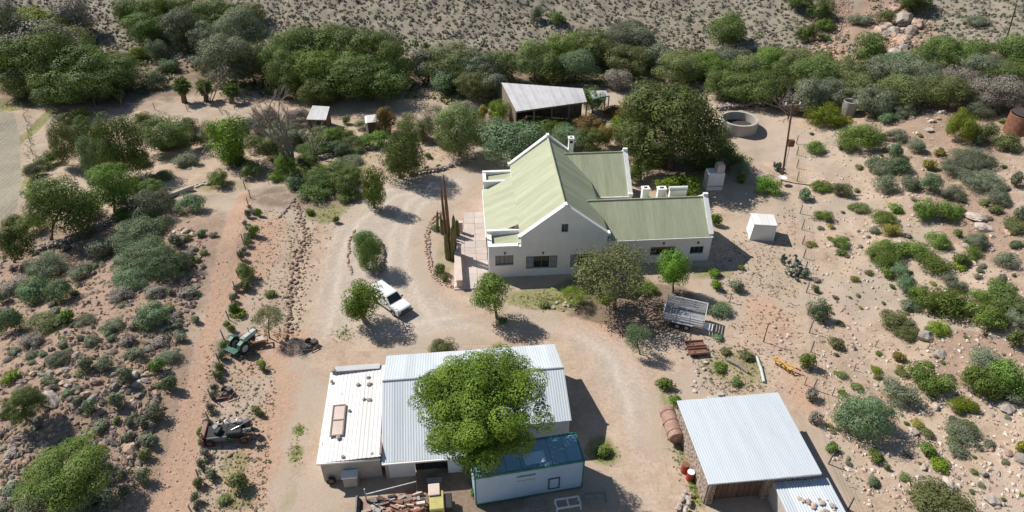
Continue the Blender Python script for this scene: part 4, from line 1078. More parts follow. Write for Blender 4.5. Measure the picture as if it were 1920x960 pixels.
for (px, py, lab) in ((1302, 650, 'flat rusty red feed trough, the farther of the two below the trailer'), (1308, 664, 'flat rusty red feed trough, the nearer of the two below the trailer')):
    p = G(px, py); e = empty('feed_trough', p.to_tuple(), R(6), lab, 'trough')
    MB().b(-.85, .85, -.3, .3, .28, .33).build('base', M['rust'], e); MB().b(-.85, .85, -.34, -.3, .28, .5).b(-.85, .85, .3, .34, .28, .5).build('side', M['rustpink'], e)
    for x in (-.7, .7): MB().b(x - .05, x + .05, -.28, .28, 0, .28).build('leg', M['rust'], e)
p0, p1 = G(1362, 676), G(1402, 700); mid = (p0 + p1) / 2
o = MB().tube([(p0 - mid) + Vector((0, 0, .15)), Vector((.1, .1, .22)), (p1 - mid) + Vector((0, 0, .14))], [.14, .2, .12], 8).build('fallen_log', M['bark_pale'], None, mid.to_tuple()); tag(o, 'grey fallen log lying in the weedy patch behind the stone barn', 'log')
p = G(1340, 748)
o = MB().box((0, 0, .1), (.9, .5, .2)).box((.5, .3, .2), (.5, .4, .3)).build('concrete_block', M['concrete'], None, p.to_tuple(), bevel=.02); tag(o, 'small pale concrete blocks behind the stone barn roof', 'blocks')
# standpipe
for (px, py, hh, lab) in ((1431, 641, 2.2, 'lone rusty standpipe in the bare soil left of the plough'), (1368, 566, 1.0, 'short dark post beside the grey shrub below the white hut')):
    p = G(px, py); e = empty('standpipe', p.to_tuple(), 0, lab, 'post')
    MB().tube([(0, 0, -.1), (0, 0, hh)], .045, 6).build('pipe', M['rust'], e); MB().tube([(-.25, 0, hh - .03), (.25, 0, hh - .03)], .035, 6).build('tap', M['rust'], e)
# white basin on a stand by the power pole
p = G(1464, 346)
e = empty('white_basin', p.to_tuple(), R(10), 'white basin on a dark stand at the foot of the leaning power pole', 'basin'); e.scale = (.65, .65, .85)
MB().lathe([(.2, .95), (.75, 1.12), (.8, 1.2), (.7, 1.18), (.2, 1.02), (.001, 1.0)], 20).build('bowl', M['coping'], e); MB().tube([(0, 0, 0), (0, 0, .96)], .09, 6).build('stand', M['polewood'], e)
# teal trough between the orchard trees
p = G(306, 277)
e = empty('teal_trough', p.to_tuple(), 0, 'small teal water trough with a pale rim between the orchard trees', 'trough')
MB().lathe([(.6, 0), (.85, .75), (.9, .8), (.8, .78), (.6, .45), (.001, .45)], 20).build('tub', M['teal'], e); MB().box((0, -.2, .83), (1.3, .35, .06), rz=.2).build('plank', M['pale_green'], e)
# ---- power poles
def power_pole(base, top, lab, r=.14, arm=True, box=True):
    b = G(*base); t_ = PY(top[0], top[1], b.y)
    e = empty('power_pole', b.to_tuple(), 0, lab, 'power pole')
    q = t_ - b
    MB().tube([(0, 0, -.3), q], [r, r * .7], 8).build('pole', M['polewood'], e)
    if arm:
        a = q * .965
        MB().box(a, (2.0, .12, .14), rz=.1).build('cross_arm', M['wood'], e)
        for x in (-.85, 0, .85): MB().lathe([(.06, 0), (.09, .1), (.05, .2), (.08, .28), (.001, .34)], 10).build('insulator', M['coping'], e, (a.x + x, a.y + x * .1, a.z + .07))
    if box:
        c = q * .50
        MB().box((c.x + .42, c.y - .05, c.z), (.75, .6, .8)).build('transformer', M['rust'], e, bevel=.05)
        MB().tube([(c.x + .42, c.y, c.z - .4), (c.x + .5, c.y, c.z - 3.2)], .03, 5).build('cable', M['blackmetal'], e)
    return b, t_
A_, T1 = power_pole((1466, 338), (1487, 192), 'leaning brown power pole with cross arm and rusty transformer box behind the white hut')
B_, T2 = power_pole((1873, 122), (1905, 12), 'thin dark power pole on the far hillside at the upper right', .13, False, False)
w = MB()
pts = []
for i in range(13):
    f_ = i / 12; q = (T1 - Vector((0, 0, .15))).lerp(T2 - Vector((0, 0, .1)), f_); q.z -= 1.6 * 4 * f_ * (1 - f_); pts.append(q)
o = w.tube(pts, .012, 4).build('power_line', M['blackmetal']); tag(o, 'thin overhead wire between the two power poles', 'wire')

# ================================================================ fences
def fence(name, pts, spacing, hh, lab, mat, wires=4, r=.06, lean=.08):
    w2 = [G(*q) for q in pts]
    e = empty(name, w2[0].to_tuple(), 0, lab, 'fence')
    tops = []; rr = random.Random(len(pts))
    for a, b in zip(w2[:-1], w2[1:]):
        n = max(1, round((b - a).length / spacing))
        for i in range(n):
            q = a.lerp(b, i / n); q.z = hz(q.x, q.y); tops.append(q)
    tops.append(w2[-1])
    for q in tops:
        l = q - w2[0]; hq = hh * rr.uniform(.85, 1.1)
        dx, dy = rr.uniform(-lean, lean), rr.uniform(-lean, lean)
        MB().tube([(l.x, l.y, l.z - .2), (l.x + dx, l.y + dy, l.z + hq)], [r, r * .85], 6).build('post', mat, e)
    for k in range(wires):
        m = MB(); m.tube([(q - w2[0]) + Vector((0, 0, hh * (.25 + .22 * k))) for q in tops], .006, 3); m.build('wire', M['blackmetal'], e)
    return e
fence('wire_fence', [(1493, 270), (1494, 340), (1497, 372), (1503, 430), (1509, 510), (1514, 590), (1520, 660), (1524, 730), (1534, 800), (1553, 870), (1590, 955)], 3.0, 1.35, 'long wire fence with grey posts running down beside the stony right slope', M['wood'])
fence('wire_fence', [(442, 318), (470, 372), (462, 430), (448, 520), (430, 600), (412, 680), (398, 750), (386, 830), (374, 900), (362, 965)], 2.4, 1.2, 'overgrown wire fence along the right side of the orange dirt track', M['wood'], 3)
fence('wire_fence', [(1508, 722), (1560, 742), (1640, 650), (1740, 654), (1830, 656)], 4.0, .9, 'sagging wire fence crossing the stony slope right of the plough', M['bark_pale'], 2, .045)
fence('wire_fence', [(44, 205), (62, 290), (70, 330)], 4.0, 1.2, 'short wire fence at the edge of the brown field on the far left', M['bark_pale'], 3, .05)
fence('wire_fence', [(130, 196), (230, 203), (352, 208), (440, 205)], 5.0, 1.2, 'faint wire fence across the bare farm track behind the orchard', M['bark_pale'], 3, .05)

# ================================================================ vegetation
def quads_mesh(name, co, mat, tint=None, nper=4):
    """co: (n*4,3) quad corners"""
    me = bpy.data.meshes.new(name)
    n = len(co) // nper
    me.vertices.add(len(co)); me.vertices.foreach_set('co', np.ascontiguousarray(co, dtype=np.float32).ravel())
    me.loops.add(len(co)); me.loops.foreach_set('vertex_index', np.arange(len(co), dtype=np.int32))
    me.polygons.add(n); me.polygons.foreach_set('loop_start', np.arange(0, len(co), nper, dtype=np.int32))
    me.update(calc_edges=True)
    if tint is not None:
        at = me.attributes.new('tint', 'FLOAT', 'FACE'); at.data.foreach_set('value', tint.astype(np.float32))
    if mat is not None: me.materials.append(mat)
    return me
def unit(v): return v / np.maximum(np.linalg.norm(v, axis=1, keepdims=True), 1e-9)
def leaf_quads(rng, pos, nor, size, aspect=0.6):
    n = len(pos)
    t = unit(np.cross(nor, rng.normal(size=(n, 3)))); b = np.cross(nor, t)
    L = (size * rng.uniform(.6, 1.35, n))[:, None]; Wd = L * aspect
    bend = nor * L * rng.uniform(-.15, .15, n)[:, None]
    co = np.stack([pos - t * L / 2, pos - b * Wd / 2 + bend, pos + t * L / 2, pos + b * Wd / 2 + bend], 1)
    return co.reshape(-1, 3)
def crown_data(seed, nl, n, size, lobe=(.28, .45), spread=.66, flat=.85, airy=0.0, low=-.45, jag=.25, vary=(.62, 1.12)):
    rng = np.random.default_rng(seed)
    d = unit(rng.normal(size=(nl * 3, 3))); d = d[d[:, 2] > low][:nl]
    nl = len(d)
    rr = rng.uniform(lobe[0], lobe[1], nl)
    c = d * (spread * rng.uniform(vary[0], vary[1], nl))[:, None]; c[:, 2] *= flat
    idx = rng.choice(nl, n, p=rr ** 2 / (rr ** 2).sum())
    dr = unit(rng.normal(size=(n, 3)) + np.array([0, 0, .12]))
    rad = rr[idx] * (1 - (.24 + airy * .6) * rng.random(n) ** 1.6 + jag * (rng.random(n) ** 5))
    pos = c[idx] + dr * rad[:, None]
    nor = unit(dr * 1.05 + unit(pos + 1e-6) * .25 + rng.normal(size=(n, 3)) * (.27 + airy * .4))
    co = leaf_quads(rng, pos, nor, size)
    lobe_t = rng.random(nl)
    tint = np.clip(.05 + .60 * lobe_t[idx] + .38 * rng.random(n), 0, 1)  # wide tint spread per clump imitates lit clumps and dark recesses
    return co, tint, c, rr
VAR = {}
def variants(key, count, **kw):
    VAR[key] = []
    for i in range(count):
        co, tint, c, rr = crown_data(sum(map(ord, key)) * 13 + i * 7, **kw)
        VAR[key].append((quads_mesh('foliage', co, LM['green'], tint), c))
variants('shrub', 10, nl=13, n=1000, size=.19, lobe=(.26, .50), spread=.66, flat=.72, low=-.25, jag=.45, vary=(.3, 1.25))
variants('dome', 5, nl=40, n=14000, size=.054, lobe=(.24, .36), spread=.76, flat=.9, low=-.55, jag=.2)
variants('bush', 8, nl=24, n=5000, size=.092, lobe=(.24, .44), spread=.72, flat=.85, low=-.5, jag=.35, vary=(.4, 1.2))
variants('tree', 8, nl=42, n=16000, size=.054, lobe=(.24, .40), spread=.76, flat=.95, low=-.9, jag=.22)
variants('round', 4, nl=26, n=8500, size=.075, lobe=(.30, .46), spread=.68, flat=.95, low=-.9, jag=.2)
variants('wispy', 4, nl=44, n=8000, size=.056, lobe=(.20, .36), spread=.80, flat=.88, airy=.8, low=-.75, jag=.5)

def set_mat(o, mat):
    o.material_slots[0].link = 'OBJECT'; o.material_slots[0].material = mat
def limbs(base_r, tip, lobes, seed, n=7, r0=None, mat='bark', wig=.12):
    """tapered trunk from the origin to tip with limbs to some of the lobes"""
    rr = random.Random(seed); m = MB(); tip = Vector(tip); L = tip.length
    mid = tip * .5 + Vector((rr.uniform(-wig, wig), rr.uniform(-wig, wig), 0)) * L
    m.tube([(0, 0, -.25), tip * .06, mid, tip], [base_r * 1.25, base_r, base_r * .75, base_r * .4], 8)
    for q in lobes[:n]:
        q = Vector(q); s = mid.lerp(tip, rr.uniform(0, .8))
        k = s.lerp(q, .5) + Vector((rr.uniform(-.1, .1), rr.uniform(-.1, .1), rr.uniform(0, .15))) * (q - s).length
        m.tube([s, k, q], [base_r * .42, base_r * .27, base_r * .1], 5)
    return m.mesh('trunk', M[mat], smooth=True)

LANDMARKS = [(1060, 400, 'white farmhouse'), (1430, 425, 'white cube hut'), (1387, 226, 'round reservoir'), (1476, 265, 'leaning power pole'), (840, 740, 'corrugated shed'), (1400, 830, 'stone barn'),
    (985, 900, 'blue cabin'), (730, 555, 'white pickup'), (1285, 592, 'livestock trailer'), (460, 635, 'old tractor'), (430, 805, 'scrapped machine'), (1468, 685, 'orange plough'), (1030, 180, 'open back barn'),
    (597, 212, 'little dark shed'), (306, 270, 'teal trough'), (843, 400, 'tall cactus'), (1596, 195, 'narrow round tank'), (1908, 228, 'rust brown tank'), (1890, 65, 'far hillside pole'), (360, 680, 'orange dirt track'), (20, 300, 'brown field'), (1690, 70, 'rock outcrop'), (693, 236, 'tiny pump house'),
    (128, 880, 'wide low green tree'), (42, 758, 'dark rounded tree'), (1624, 781, 'big dome shrub'), (1855, 720, 'big green bush pair'), (310, 480, 'blue-green shrub bank'), (250, 720, 'pink rock pile'), (66, 545, 'left blue-green bushes'), (112, 386, 'broad dark orchard tree'),
    (1660, 476, 'long green shrub belt'), (1770, 568, 'large green shrub'), (1805, 240, 'yellow-green bush'), (1613, 258, 'rounded green bush'), (1537, 584, 'blue-green fence shrub'), (1762, 942, 'bottom olive bush'), (1834, 410, 'long pale slab'), (280, 592, 'upper blue-green shrub'), (1885, 488, 'rightmost grey shrub'), (360, 560, 'dirt track bend'), (1690, 400, 'yellow shrub'), (1738, 844, 'yellow-green tufts')]
CLUSTER = {}
def auto_label(o, cx, cy, phrase, noun, group):
    best = min(LANDMARKS, key=lambda l: math.hypot(l[0] - cx, (l[1] - cy) * 1.5))
    dx, dy = cx - best[0], (cy - best[1]) * 1.5
    rel = ('right of' if dx > 0 else 'left of') if abs(dx) > abs(dy) else ('in front of' if dy > 0 else 'behind')
    key = (phrase, noun, rel, best[2])
    CLUSTER.setdefault(key, []).append((math.hypot(dx, dy), o)); o['group'] = group
ORD = ['', 'second ', 'third ', 'fourth ', 'fifth ', 'sixth ', 'seventh ', 'eighth ', 'ninth ', 'tenth ', 'eleventh ', 'twelfth ', 'thirteenth ', 'fourteenth ', 'fifteenth ', 'sixteenth ', 'seventeenth ', 'eighteenth ', 'nineteenth ', 'twentieth ']
def finish_labels():
    for (phrase, noun, rel, lm), lst in CLUSTER.items():
        lst.sort(key=lambda t: t[0])
        for i, (_, o) in enumerate(lst):
            if len(lst) == 1: o['label'] = f'{phrase} {noun} {rel} the {lm}'
            else: o['label'] = f'{phrase} {noun} {rel} the {lm}, {ORD[min(i, 19)]}nearest to it'

def blob_dims(cx, cy, w, h, lo=.45, hi=1.35):
    p, t = P(cx, cy); s = FPX / t
    d = Vector(ray(cx, cy)).normalized(); st = -d.z; ct = math.sqrt(1 - st * st)
    a = w / 2 / s; H2 = h / 2 / s
    c = math.sqrt(max(H2 * H2 - (a * st) ** 2, (lo * a * ct) ** 2)) / ct
    return a, min(c, hi * a)
NPL = [0]
def shrub(kind, cx, cy, w, h, key=None, label=None, name='shrub', cat='shrub', group='shrubs on the stony ground', fill=None):
    a, c = blob_dims(cx, cy, w, h)
    kz = .5 if key in (None, 'shrub') and a < 1.0 else .62
    q, _ = P(cx, cy, kz * c)
    zg = hz(q.x, q.y)
    if key is None: key = 'shrub' if a < 1.0 else ('bush' if a < 2.0 else 'dome')
    NPL[0] += 1
    me, _c = VAR[key][NPL[0] * 5 % len(VAR[key])]
    o = mesh_obj(name, me, None, (q.x, q.y, zg + kz * c), (random.uniform(-.08, .08), random.uniform(-.08, .08), random.uniform(0, 6.28)), (a * random.uniform(.9, 1.2), a * random.uniform(.82, 1.15), c))
    set_mat(o, LM[kind])
    o['category'] = cat
    if fill: auto_label(o, cx, cy, fill[0] + ' ' + COLOUR[kind], 'tuft', fill[1])
    elif label: o['label'] = label
    else: auto_label(o, cx, cy, ('small' if w < 34 else 'medium' if w < 62 else 'large') + ' ' + COLOUR[kind], cat, group)
    return o
def tree(kind, cx, cy, w, h, base=None, key='tree', label=None, group='trees around the farmyard', bark='bark', tr=.06, name='tree', cat='tree', nl=8):
    """crown seen at (cx,cy) w x h; trunk foot at base (pixels) or straight below"""
    if base is not None:
        b = G(*base)
        ctr = PY(cx, cy, b.y); _, _, s = px_of(ctr)
        st = (CAM_H - ctr.z) / math.sqrt(ctr.x ** 2 + ctr.y ** 2 + (CAM_H - ctr.z) ** 2); ct = math.sqrt(1 - st * st)
        a = w / 2 / s; c = min(math.sqrt(max((h / 2 / s) ** 2 - (a * st) ** 2, (.45 * a * ct) ** 2)) / ct, 1.6 * a)
    else:
        a, c = blob_dims(cx, cy, w, h, .6, 1.3)
        ctr, _ = P(cx, cy, c * 1.05); b = Vector((ctr.x, ctr.y, hz(ctr.x, ctr.y)))
    NPL[0] += 1
    me, lobes = VAR[key][NPL[0] * 3 % len(VAR[key])]
    e = empty(name, b.to_tuple(), 0)
    e['category'] = cat
    rz = random.uniform(0, 6.28)
    rel = ctr - b
    if base is not None and rel.z > c * 1.0: c *= 1.14; a *= 1.06; rel.z -= c * .13
    rel.z = max(rel.z, c * .55)
    o = mesh_obj('crown', me, e, rel.to_tuple(), (0, 0, rz), (a * 1.02, a * 1.02, c * 1.02)); set_mat(o, LM[kind])
    Mx = Matrix.Translation(rel) @ Matrix.Rotation(rz, 4, 'Z') @ Matrix.Diagonal((a, a, c, 1))
    lb = [Mx @ Vector(q * .9) for q in lobes]
    mesh_obj('trunk', limbs(max(.07, a * tr), rel, lb, NPL[0], nl, mat=bark), e)
    if label: e['label'] = label
    else: auto_label(e, cx, cy, ('small' if w < 60 else 'broad' if w > 95 else 'medium') + ' ' + COLOUR[kind], cat, group)
    return e

# ---- single trees of the yard
# the big conifer-like tree over the shed: its own crown of many small clumps
co, tint, c_, rr_ = crown_data(77, 190, 100000, .031, (.12, .225), .84, .95, low=-.85, jag=.16, vary=(.5, 1.08))
VAR['big'] = [(quads_mesh('foliage', co, LM['pine'], tint), c_)]
big = tree('pine', 905, 752, 256, 218, base=(902, 898), key='big', label='big fresh green tree spreading over the corrugated shed and the blue cabin', nl=16, tr=.055)
co, tint, c_, rr_ = crown_data(78, 80, 36000, .048, (.18, .30), .80, .95, low=-.85, jag=.25, vary=(.7, 1.1))
VAR['bigdark'] = [(quads_mesh('foliage', co, LM['dark'], tint), c_)]
tree('dark', 1253, 228, 188, 152, base=(1256, 316), key='bigdark', label='big dark green tree behind the farmhouse, left of the round reservoir', nl=14)
co, tint, c_, rr_ = crown_data(79, 60, 14000, .06, (.18, .32), .78, .92, low=-.75, jag=.35)
VAR['pepper'] = [(quads_mesh('foliage', co, LM['blue'], tint), c_)]
tree('blue', 962, 262, 138, 100, base=(965, 318), key='pepper', label='soft blue-green tree touching the back of the farmhouse main roof', nl=10)
T = tree
co, tint, c_, rr_ = crown_data(81, 60, 30000, .042, (.18, .30), .80, .9, low=-.5, jag=.22)
VAR['wide'] = [(quads_mesh('foliage', co, LM['green'], tint), c_)]
T('bright', 676, 560, 76, 78, (685, 604), 'round', 'round bright green tree beside the white pickup', bark='bark_pale', tr=.14)
T('green', 920, 546, 80, 76, (932, 598), 'round', 'round green tree at the left front corner of the farmhouse', tr=.07)
T('olive', 1150, 508, 152, 116, (1152, 580), 'wispy', 'broad wispy olive tree in front of the farmhouse wall', tr=.045, nl=16)
T('bright', 1266, 500, 62, 72, (1262, 548), 'round', 'upright bright green tree before the right wing windows', tr=.06)
T('blue', 1197, 630, 46, 54, (1200, 664), 'wispy', 'thin young blue-green tree between the trailer and the corrugated shed')
T('olive', 503, 594, 52, 46, (505, 634), 'wispy', 'thin dark umbrella-shaped small tree beside the old tractor', tr=.05)
T('green', 700, 345, 52, 86, (702, 390), 'round', 'slim upright green tree at the upper end of the driveway', tr=.09)
T('dark', 752, 280, 80, 104, (750, 334), 'tree', 'tall dark green tree above the driveway bend')
T('bright', 426, 258, 76, 90, (432, 308), 'round', 'bright green orchard tree at the top of the dirt track', tr=.08)
T('lime', 1076, 552, 44, 34, (1062, 572), 'wispy', 'small thin yellow-green tree in a ring of stones on the lawn', tr=.05)
T('olive', 858, 240, 96, 90, (862, 292), 'tree', 'grey olive tree behind the left end of the farmhouse')
T('grey', 818, 225, 60, 60, (820, 262), 'wispy', 'pale grey-green tree left of the grey olive tree')
T('grey', 870, 215, 60, 56, None, 'tree', 'dull grey-green tree beside the yellow hedge')
T('rusty', 722, 222, 44, 46, (722, 248), 'round', 'small red-brown tree beside the tiny pump house')
T('olive', 766, 232, 50, 44, None, 'wispy')
T('dark', 226, 268, 84, 116, (226, 335), 'tree', 'tall dark orchard tree left of the teal trough')
T('dark', 306, 244, 92, 62, (300, 282), 'tree', 'low spreading dark orchard tree behind the teal trough')
T('dark', 112, 386, 116, 112, (95, 450), 'tree', 'broad dark orchard tree beside the brown field')
T('green', 205, 345, 84, 82, (215, 398), 'tree', 'green orchard tree above the stone furrow wall')
T('olive', 116, 262, 50, 92, (113, 310), 'tree', 'narrow olive orchard tree near the fence of the brown field')
T('blue', 165, 285, 48, 130, (165, 345), 'wispy', 'pale blue-green slender tree among the dark orchard trees', bark='bark_pale')
T('dark', 30, 452, 64, 66, (26, 492), 'round', 'dark round tree at the left edge below the brown field')
T('olive', 392, 248, 34, 60, (378, 290), 'wispy', 'thin sparse tree with a bare trunk left of the bright orchard tree', bark='bark_pale')
T('dark', 288, 355, 46, 44, None, 'round', 'dark bushy tree beside the pale furrow beam')
T('dark', 1112, 184, 54, 46, (1112, 212), 'round', 'green tree standing against the right end of the open back barn', tr=.07)
T('green', 130, 878, 164, 104, (142, 918), 'wide', 'wide low rounded green tree on the rocks at the lower left', tr=.04)
T('dark', 42, 758, 72, 66, (50, 788), 'wide', 'dark rounded tree on the rocks at the left edge')
T('dark', 690, 472, 58, 86, (688, 505), 'tree', 'dense dark tree in the kerbed island of the driveway', tr=.07)
T('blue', 683, 448, 44, 38, None, 'bush', 'lighter leafy bush behind the dark driveway island tree', name='shrub', cat='shrub')
T('dark', 1110, 262, 60, 50, None, 'tree', 'dark green tree behind the farmhouse chimney')
T('blue', 1070, 258, 70, 50, None, 'tree', 'blue-green tree behind the farmhouse back gable')
T('yellow', 1137, 252, 34, 52, None, 'round', 'yellow-leaved tree behind the rear wing of the farmhouse')
T('rusty', 1105, 236, 56, 26, None, 'round', 'red-brown low hedge tree in front of the open back barn')
T('yellow', 905, 212, 26, 44, None, 'round', 'yellow bushy tree at the left end of the open back barn')
T('lime', 936, 208, 46, 44, None, 'round', 'yellow-green bushy tree before the open back barn')
T('green', 1205, 310, 50, 56, None, 'bush', 'green bushy tree behind the rear wing gable')
T('bright', 1276, 345, 84, 46, None, 'bush', 'broad bright green bush left of the outdoor oven', name='shrub', cat='shrub')
T('dark', 1350, 270, 34, 40, None, 'bush', 'dark round bush in front of the round reservoir', name='shrub', cat='shrub')
T('dark', 1370, 292, 70, 36, None, 'bush', 'low dark green bush right of the big dark tree', name='shrub', cat='shrub')
T('blue', 1392, 318, 30, 44, None, 'wispy', 'thin grey-green bush between the oven and the power pole', name='shrub', cat='shrub')

# ---- bare tree
def bare_tree(base, top, label, seed, r=.22, mat='bark_pale', levels=4, spread=.62, name='bare_tree'):
    b = G(*base); tp = PY(top[0], top[1], b.y) - b
    rr = random.Random(seed); m = MB()
    def grow(p, d, L, r, lv):
        q = p + d * L
        k = p.lerp(q, .5) + Vector((rr.uniform(-1, 1), rr.uniform(-1, 1), rr.uniform(-.3, .6))) * L * .09
        m.tube([p, k, q], [r, r * .8, r * .6], 5 if lv > 1 else 3, cap=False)
        if lv <= 0: return
        for _ in range(rr.choice((2, 3, 3)) if lv > 1 else 4):
            dd = (d + Vector((rr.uniform(-1, 1), rr.uniform(-1, 1), rr.uniform(-.35, .75))) * spread).normalized()
            grow(p.lerp(q, rr.uniform(.55, 1)), dd, L * rr.uniform(.58, .8), r * .58, lv - 1)
    H_ = tp.length
    for k in range(3):
        d = (tp.normalized() + Vector((rr.uniform(-.6, .6), rr.uniform(-.6, .6), 0))).normalized()
        grow(Vector((rr.uniform(-.2, .2), 0, -.1)), d, H_ * .44, r, levels)
    e = empty(name, b.to_tuple(), 0, label, 'tree')
    m.build('branches', M[mat], e, smooth=True)
    return e
bare_tree((548, 306), (540, 185), 'large bare grey tree with spreading twigs above the dark hedge', 3, .26, levels=5)
bare_tree((585, 300), (590, 225), 'smaller leafless twiggy tree right of the large bare tree', 8, .12, levels=3)
bare_tree((395, 190), (400, 115), 'thin leafless tree behind the small round-headed trees', 5, .1, levels=3)
bare_tree((1480, 215), (1470, 160), 'leafless grey thorn tree beside the power pole top', 12, .1, levels=3)

# ---- round-headed small trees on the bare track (aloe-like: trunk and rosette head)
co_l = []
def rosette(seed, n=260):
    rng = np.random.default_rng(seed)
    d = unit(rng.normal(size=(n, 3)) + np.array([0, 0, .25])); t = unit(np.cross(d, rng.normal(size=(n, 3))))
    L = rng.uniform(.75, 1.05, n)[:, None]; p0 = d * .15
    co = np.stack([p0, p0 + d * L * .5 + t * .07, d * L - np.array([0, 0, .12]), p0 + d * L * .5 - t * .07], 1).reshape(-1, 3)
    return quads_mesh('foliage', co, LM['dark'], rng.random(n))
ROS = [rosette(s) for s in (1, 2, 3)]
for i, (cx, cy, w, h, bx, by, lab) in enumerate(((340, 160, 42, 40, 346, 192, 'aloe-like tree with a round dark head, leftmost of the three in a row'), (383, 162, 38, 34, 387, 190, 'aloe-like tree with a round dark head, middle of the three in a row'),
        (434, 168, 36, 38, 434, 192, 'aloe-like tree with a ragged dark head, rightmost of the three in a row'), (222, 175, 24, 26, 229, 195, 'lone small aloe-like tree on the bare track before the dark thicket'))):
    b = G(bx, by); ctr = PY(cx, cy, b.y) - b; _, _, s = px_of(b); a = w / 2 / s
    e = empty('aloe_tree', b.to_tuple(), 0, lab, 'tree', 'aloe-like trees on the bare track')
    o = mesh_obj('crown', ROS[i % 3], e, ctr.to_tuple(), (0, 0, i), (a, a, a * .9)); set_mat(o, LM['dark'])
    MB().tube([(0, 0, -.2), ctr * .4, ctr], [a * .28, a * .22, a * .5], 8).build('trunk', M['bark'], e, smooth=True)

# ---- tall cactus in the terrace bed
def column(m, p, h_, r, lean=(0, 0), ribs=7):
    n = ribs * 2; nz = 10; base = len(m.v)
    for i in range(nz + 1):
        f = i / nz; rr_ = r * (1 - .55 * f ** 3) * (1 + .06 * math.sin(f * 23)); 
        if i == nz: rr_ = r * .08
        for k in range(n):
            t = 2 * math.pi * k / n; q = rr_ * (1 if k % 2 else .78)
            m.v.append((p[0] + lean[0] * f + q * math.cos(t), p[1] + lean[1] * f + q * math.sin(t), p[2] + h_ * f))
    for i in range(nz):
        for k in range(n):
            k2 = (k + 1) % n; m.f.append((base + i * n + k, base + i * n + k2, base + (i + 1) * n + k2, base + (i + 1) * n + k))
b = G(846, 482)
e = empty('column_cactus', b.to_tuple(), 0, 'very tall brown column cactus in the stone-edged bed beside the terrace', 'cactus')
for (dx, dy, h_, r, ln, mt) in ((0, 0, 10.0, .20, (-.25, .1), 'cactus_brown'), (-.38, .3, 8.6, .17, (-.25, .2), 'cactus_brown'), (.2, -.3, 4.2, .30, (.1, 0), 'cactus'), (-.3, -.35, 3.4, .30, (-.1, 0), 'cactus'), (.35, .25, 5.2, .28, (.1, .1), 'cactus')):
    m = MB(); column(m, (dx, dy, -.1), h_, r, ln); m.build('stem', M[mt], e)
b = G(852, 446)
e = empty('column_cactus', b.to_tuple(), 0, 'second bushy group of olive column cactus stems behind the very tall one', 'cactus')
for i in range(6):
    m = MB(); column(m, (random.uniform(-.8, .8), random.uniform(-.3, .9), -.1), random.uniform(2.0, 3.4), .18, (random.uniform(-.2, .2), 0)); m.build('stem', M['cactus'], e)
b = G(826, 440)
e = empty('column_cactus', b.to_tuple(), 0, 'leftmost leaning olive cactus cluster in the stone-edged bed', 'cactus')
for i in range(4):
    m = MB(); column(m, (random.uniform(-.5, .3), random.uniform(0, .8), -.1), random.uniform(1.8, 2.8), .17, (random.uniform(-.3, .3), 0)); m.build('stem', M['cactus'], e)
shrub('dark', 826, 506, 30, 34, label='dark green shrub in the lower part of the cactus bed'); shrub('bright', 832, 522, 22, 20, label='small bright green shrub at the tip of the cactus bed')
shrub('blue', 818, 428, 20, 20, label='blue-green succulent shrub at the upper left of the cactus bed'); shrub('dark', 840, 442, 22, 22, label='dark little shrub between the cactus stems')
# prickly pears
def prickly(px, py, n, lab, s=.36, spread=1.2):
    b = G(px, py); e = empty('prickly_pear', b.to_tuple(), random.random() * 3, lab, 'cactus')
    rr = random.Random(px)
    for i in range(n):
        x, y = rr.uniform(-spread, spread), rr.uniform(-spread * .7, spread * .7); z = 0; 
        for k in range(rr.choice((2, 3, 3))):
            h_ = s * rr.uniform(.8, 1.2)
            m = MB().lathe([(.02, 0), (.5, .3), (.62, .65), (.45, .95), (.001, 1.08)], 9)
            o = m.build('pad', M['pear'], e, (x, y, z), (rr.uniform(-.45, .45), rr.uniform(-.5, .5), rr.uniform(0, 3)), smooth=True); o.scale = (h_, h_ * .25, h_ * 1.1)
            x += rr.uniform(-.12, .12); y += rr.uniform(-.1, .1); z += h_ * .85
prickly(1486, 506, 12, 'sprawling grey-green prickly pear left of the wire fence', .42, 1.3)
prickly(1493, 522, 5, 'smaller prickly pear clump just below the sprawling one', .34, .5)
prickly(1457, 318, 8, 'dark upright prickly pear at the foot of the leaning power pole', .4, .7)

